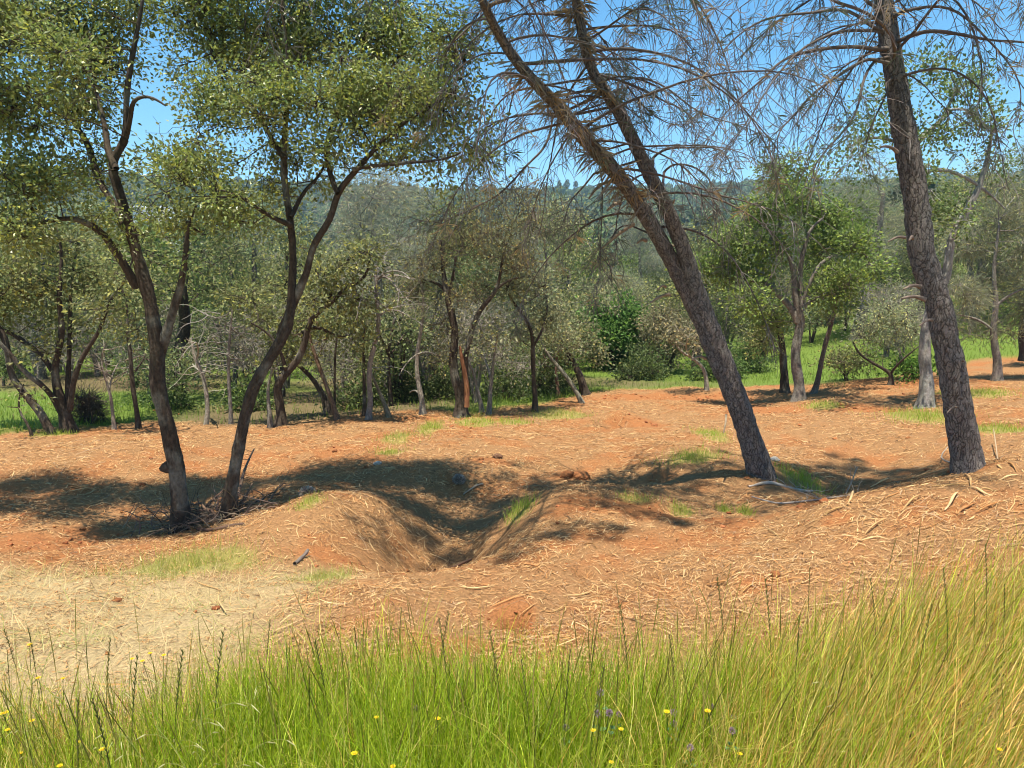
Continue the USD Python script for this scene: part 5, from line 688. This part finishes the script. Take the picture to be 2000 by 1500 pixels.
SPL = [(1660, 985, 1690, 955, 9), (1700, 950, 1740, 935, 7), (1885, 925, 1897, 960, 11), (1897, 960, 1935, 975, 11), (1845, 1000, 1870, 975, 11), (1870, 1005, 1900, 985, 10), (1820, 955, 1890, 950, 6), (1910, 965, 1950, 962, 8), (1760, 1000, 1800, 975, 8), (1720, 980, 1760, 965, 6), (1655, 990, 1668, 965, 10), (1960, 905, 1985, 920, 8), (1780, 930, 1850, 920, 5), (1610, 1010, 1650, 990, 7), (1560, 1060, 1600, 1040, 6), (1500, 1030, 1525, 1045, 6), (1240, 1190, 1310, 1180, 7), (1100, 1175, 1160, 1165, 6), (900, 1162, 965, 1155, 8), (1020, 1105, 1080, 1120, 6), (1140, 1060, 1165, 1075, 6), (1060, 1195, 1110, 1190, 6), (1230, 1240, 1330, 1228, 6), (1380, 1150, 1440, 1135, 7), (1450, 1160, 1490, 1130, 7), (425, 1165, 440, 1205, 8), (380, 1140, 430, 1155, 6), (590, 1165, 605, 1180, 6), (850, 1160, 895, 1166, 6), (1905, 1000, 1960, 985, 7), (1800, 1030, 1850, 1010, 6), (1690, 1040, 1730, 1010, 7), (1950, 940, 1990, 925, 8)]
SPL = sorted(SPL, key=lambda s: s[0])
for i, (a, b, c, d, w) in enumerate(SPL): stick('wood_splinter', f'long pale splinter of torn wood on the mulch, {ORD[i]} from the left', 'wood splinter', [(a, b, w * .5), ((a + c) / 2 + g.normal(0, 1.5), (b + d) / 2 + g.normal(0, 1), w, g.uniform(0, .015)), (c, d, w * .35)], g, vary(np.array(WOODS[i % 3]) * .9, 1, g, .15, .03)[0], 'torn wood splinters on the mulch')
# brush and roots between the two oaks
c0 = hit(408, 1018)[0]; t = thing('brush_pile', c0, 'tangle of dead twigs and roots between the feet of the forked oaks', 'brush pile'); n = 420; a = g.normal(0, 1, (n, 2)) * [.34, .20]; S = np.stack([c0[0] + a[:, 0], c0[1] + a[:, 1], HZ(c0[0] + a[:, 0], c0[1] + a[:, 1]) + np.abs(g.normal(.02, .06, n))], 1); P, _ = many_twigs(S, g.normal(0, 1, (n, 3)) * [1, .8, .6] + [0, 0, .3], g.uniform(.12, .48, n), g, 7, .06, .25); V, F = tubes(P, np.linspace(.0045, .0015, 7)[None] * g.uniform(.6, 1.6, (n, 1)), 4); obj('twigs', (V, F), M_WOODY, t, False, np.repeat(vary((.16, .115, .08), n, g, .3, .06), 28, 0), c0, kind='stuff')
for k in range(6):
    s = c0 + [g.normal(0, .25), g.normal(0, .12), .03]; d = unit(np.array([g.normal(0, 1), g.normal(0, .4), .3])); u = np.linspace(0, 1, 9)[:, None]; V, F = tube(s + d * u * g.uniform(.3, .55) + g.normal(0, .02, (9, 3)) * u + [0, 0, .08] * np.sin(u * 3.1), np.linspace(.020, .006, 9), 8, rough(25, .8, k)); obj('root', (V, F), M_WOODY, t, True, vary((.17, .10, .065), len(V), g, .15, .03), c0)
def cone_at(px, py, label, s):
    p = hit(px, py)[0]; p[2] = HZ(p[:1], p[1:2])[0]; t = thing('pine_cone', p, label, 'pine cone'); U = unit(iv) * [1, .8, .75]; obj('core', (U * s * .8 + [0, 0, s * .6], if_), M_WOODY, t, True, np.tile((.17, .13, .10), (len(iv), 1))); i = np.arange(120); z = 1 - 2 * (i + .5) / 120; th = i * 2.39996; D = np.stack([z, np.sqrt(1 - z * z) * np.cos(th), np.sqrt(1 - z * z) * np.sin(th)], 1); V, F = leaves(D * s * .7 * [1, .8, .75] + [0, 0, s * .6], D + [.5, 0, 0], np.full(120, s * .55), np.full(120, s * .42), g, 0); obj('scales', (V, F), M_WOODY, t, False, np.repeat(vary((.30, .25, .20), 120, g, .2, .03), 4, 0), kind='stuff')
cone_at(601, 973, 'grey pine cone on the shaded ground right of the forked oaks', .085); cone_at(896, 948, 'grey pine cone at the edge of the shade in the middle', .08)
def stone(px, py, label, s, col, seed):
    p = hit(px, py)[0]; p[2] = HZ(p[:1], p[1:2])[0]; m = __import__('trimesh').creation.icosphere(3); V = np.array(m.vertices); V = V * (1 + (meshkit.fbm(V * 1.6 + seed, 3, seed) - .5)[:, None] * .8) * [1, .8, .6] * s + p + [0, 0, s * .3]; tag(obj('stone', (V, np.array(m.faces)), M_GROUND, None, True, vary(col, len(V), g, .06, .02)), label, 'stone')
stone(1512, 898, 'pale stone just right of the leaning pine foot', .075, (.45, .40, .33), 1); stone(972, 898, 'dark lump at the upper edge of the pine shadow', .07, (.16, .085, .05), 2); stone(1108, 932, 'red clod lying in the pine shadow', .10, (.33, .13, .05), 3); stone(1136, 938, 'larger red clod right of the other in the pine shadow', .11, (.33, .13, .05), 4); stone(738, 912, 'pale stone at the foot of the black oak', .06, (.4, .36, .3), 5)

# a house seen through the leaves at the left, far across the valley
hp = at(345, 441, 95.); t = thing('house', hp, 'low white house glimpsed through the leaves of the left oak', 'house'); tm = __import__('trimesh')
def bx(c, e): m = tm.creation.box(e); return np.array(m.vertices) + c, np.array(m.faces)
M_WALL = tint_mat('painted_wall', .8, 0, .2, None, .05, 3.)
V, F = bx((0, 0, -1.6), (7, 5, 3.6)); obj('wall', (V, F), M_WALL, t, False, np.tile((.62, .62, .60), (8, 1)))
V, F = bx((0, 0, .33), (8, 6, .26)); obj('roof', (V, F), M_WALL, t, False, np.tile((.72, .74, .76), (8, 1)))
for k in range(3): V, F = bx((-2.2 + k * 2.2, -2.52, -1.1), (1.1, .06, 1.1)); obj('window', (V, F), M_WALL, t, False, np.tile((.06, .07, .08), (8, 1)))
V, F = bx((-3.4, 2, 1.1), (4, 4, 2.2)); obj('upper_storey', (V, F), M_WALL, t, False, np.tile((.66, .66, .64), (8, 1))); V, F = bx((-3.4, 2, 2.33), (4.6, 4.6, .22)); obj('upper_roof', (V, F), M_WALL, t, False, np.tile((.75, .77, .8), (8, 1)))

# the air
usdkit.material(stage, '/World/Looks/air', {'v': ('principled_volume', {'color': (.55, .80, 1.0), 'density': .00028, 'anisotropy': .3})}, [], volume='v.volume')
m = tm.creation.box((8400, 8400, 1.0)); v = np.array(m.vertices); v[:, 2] = np.where(v[:, 2] > 0, 205., -26.); tag(obj('haze', (v, np.array(m.faces)), UsdShade.Material.Get(stage, '/World/Looks/air')), 'thin blue summer haze over the valley', 'haze', kind='stuff')
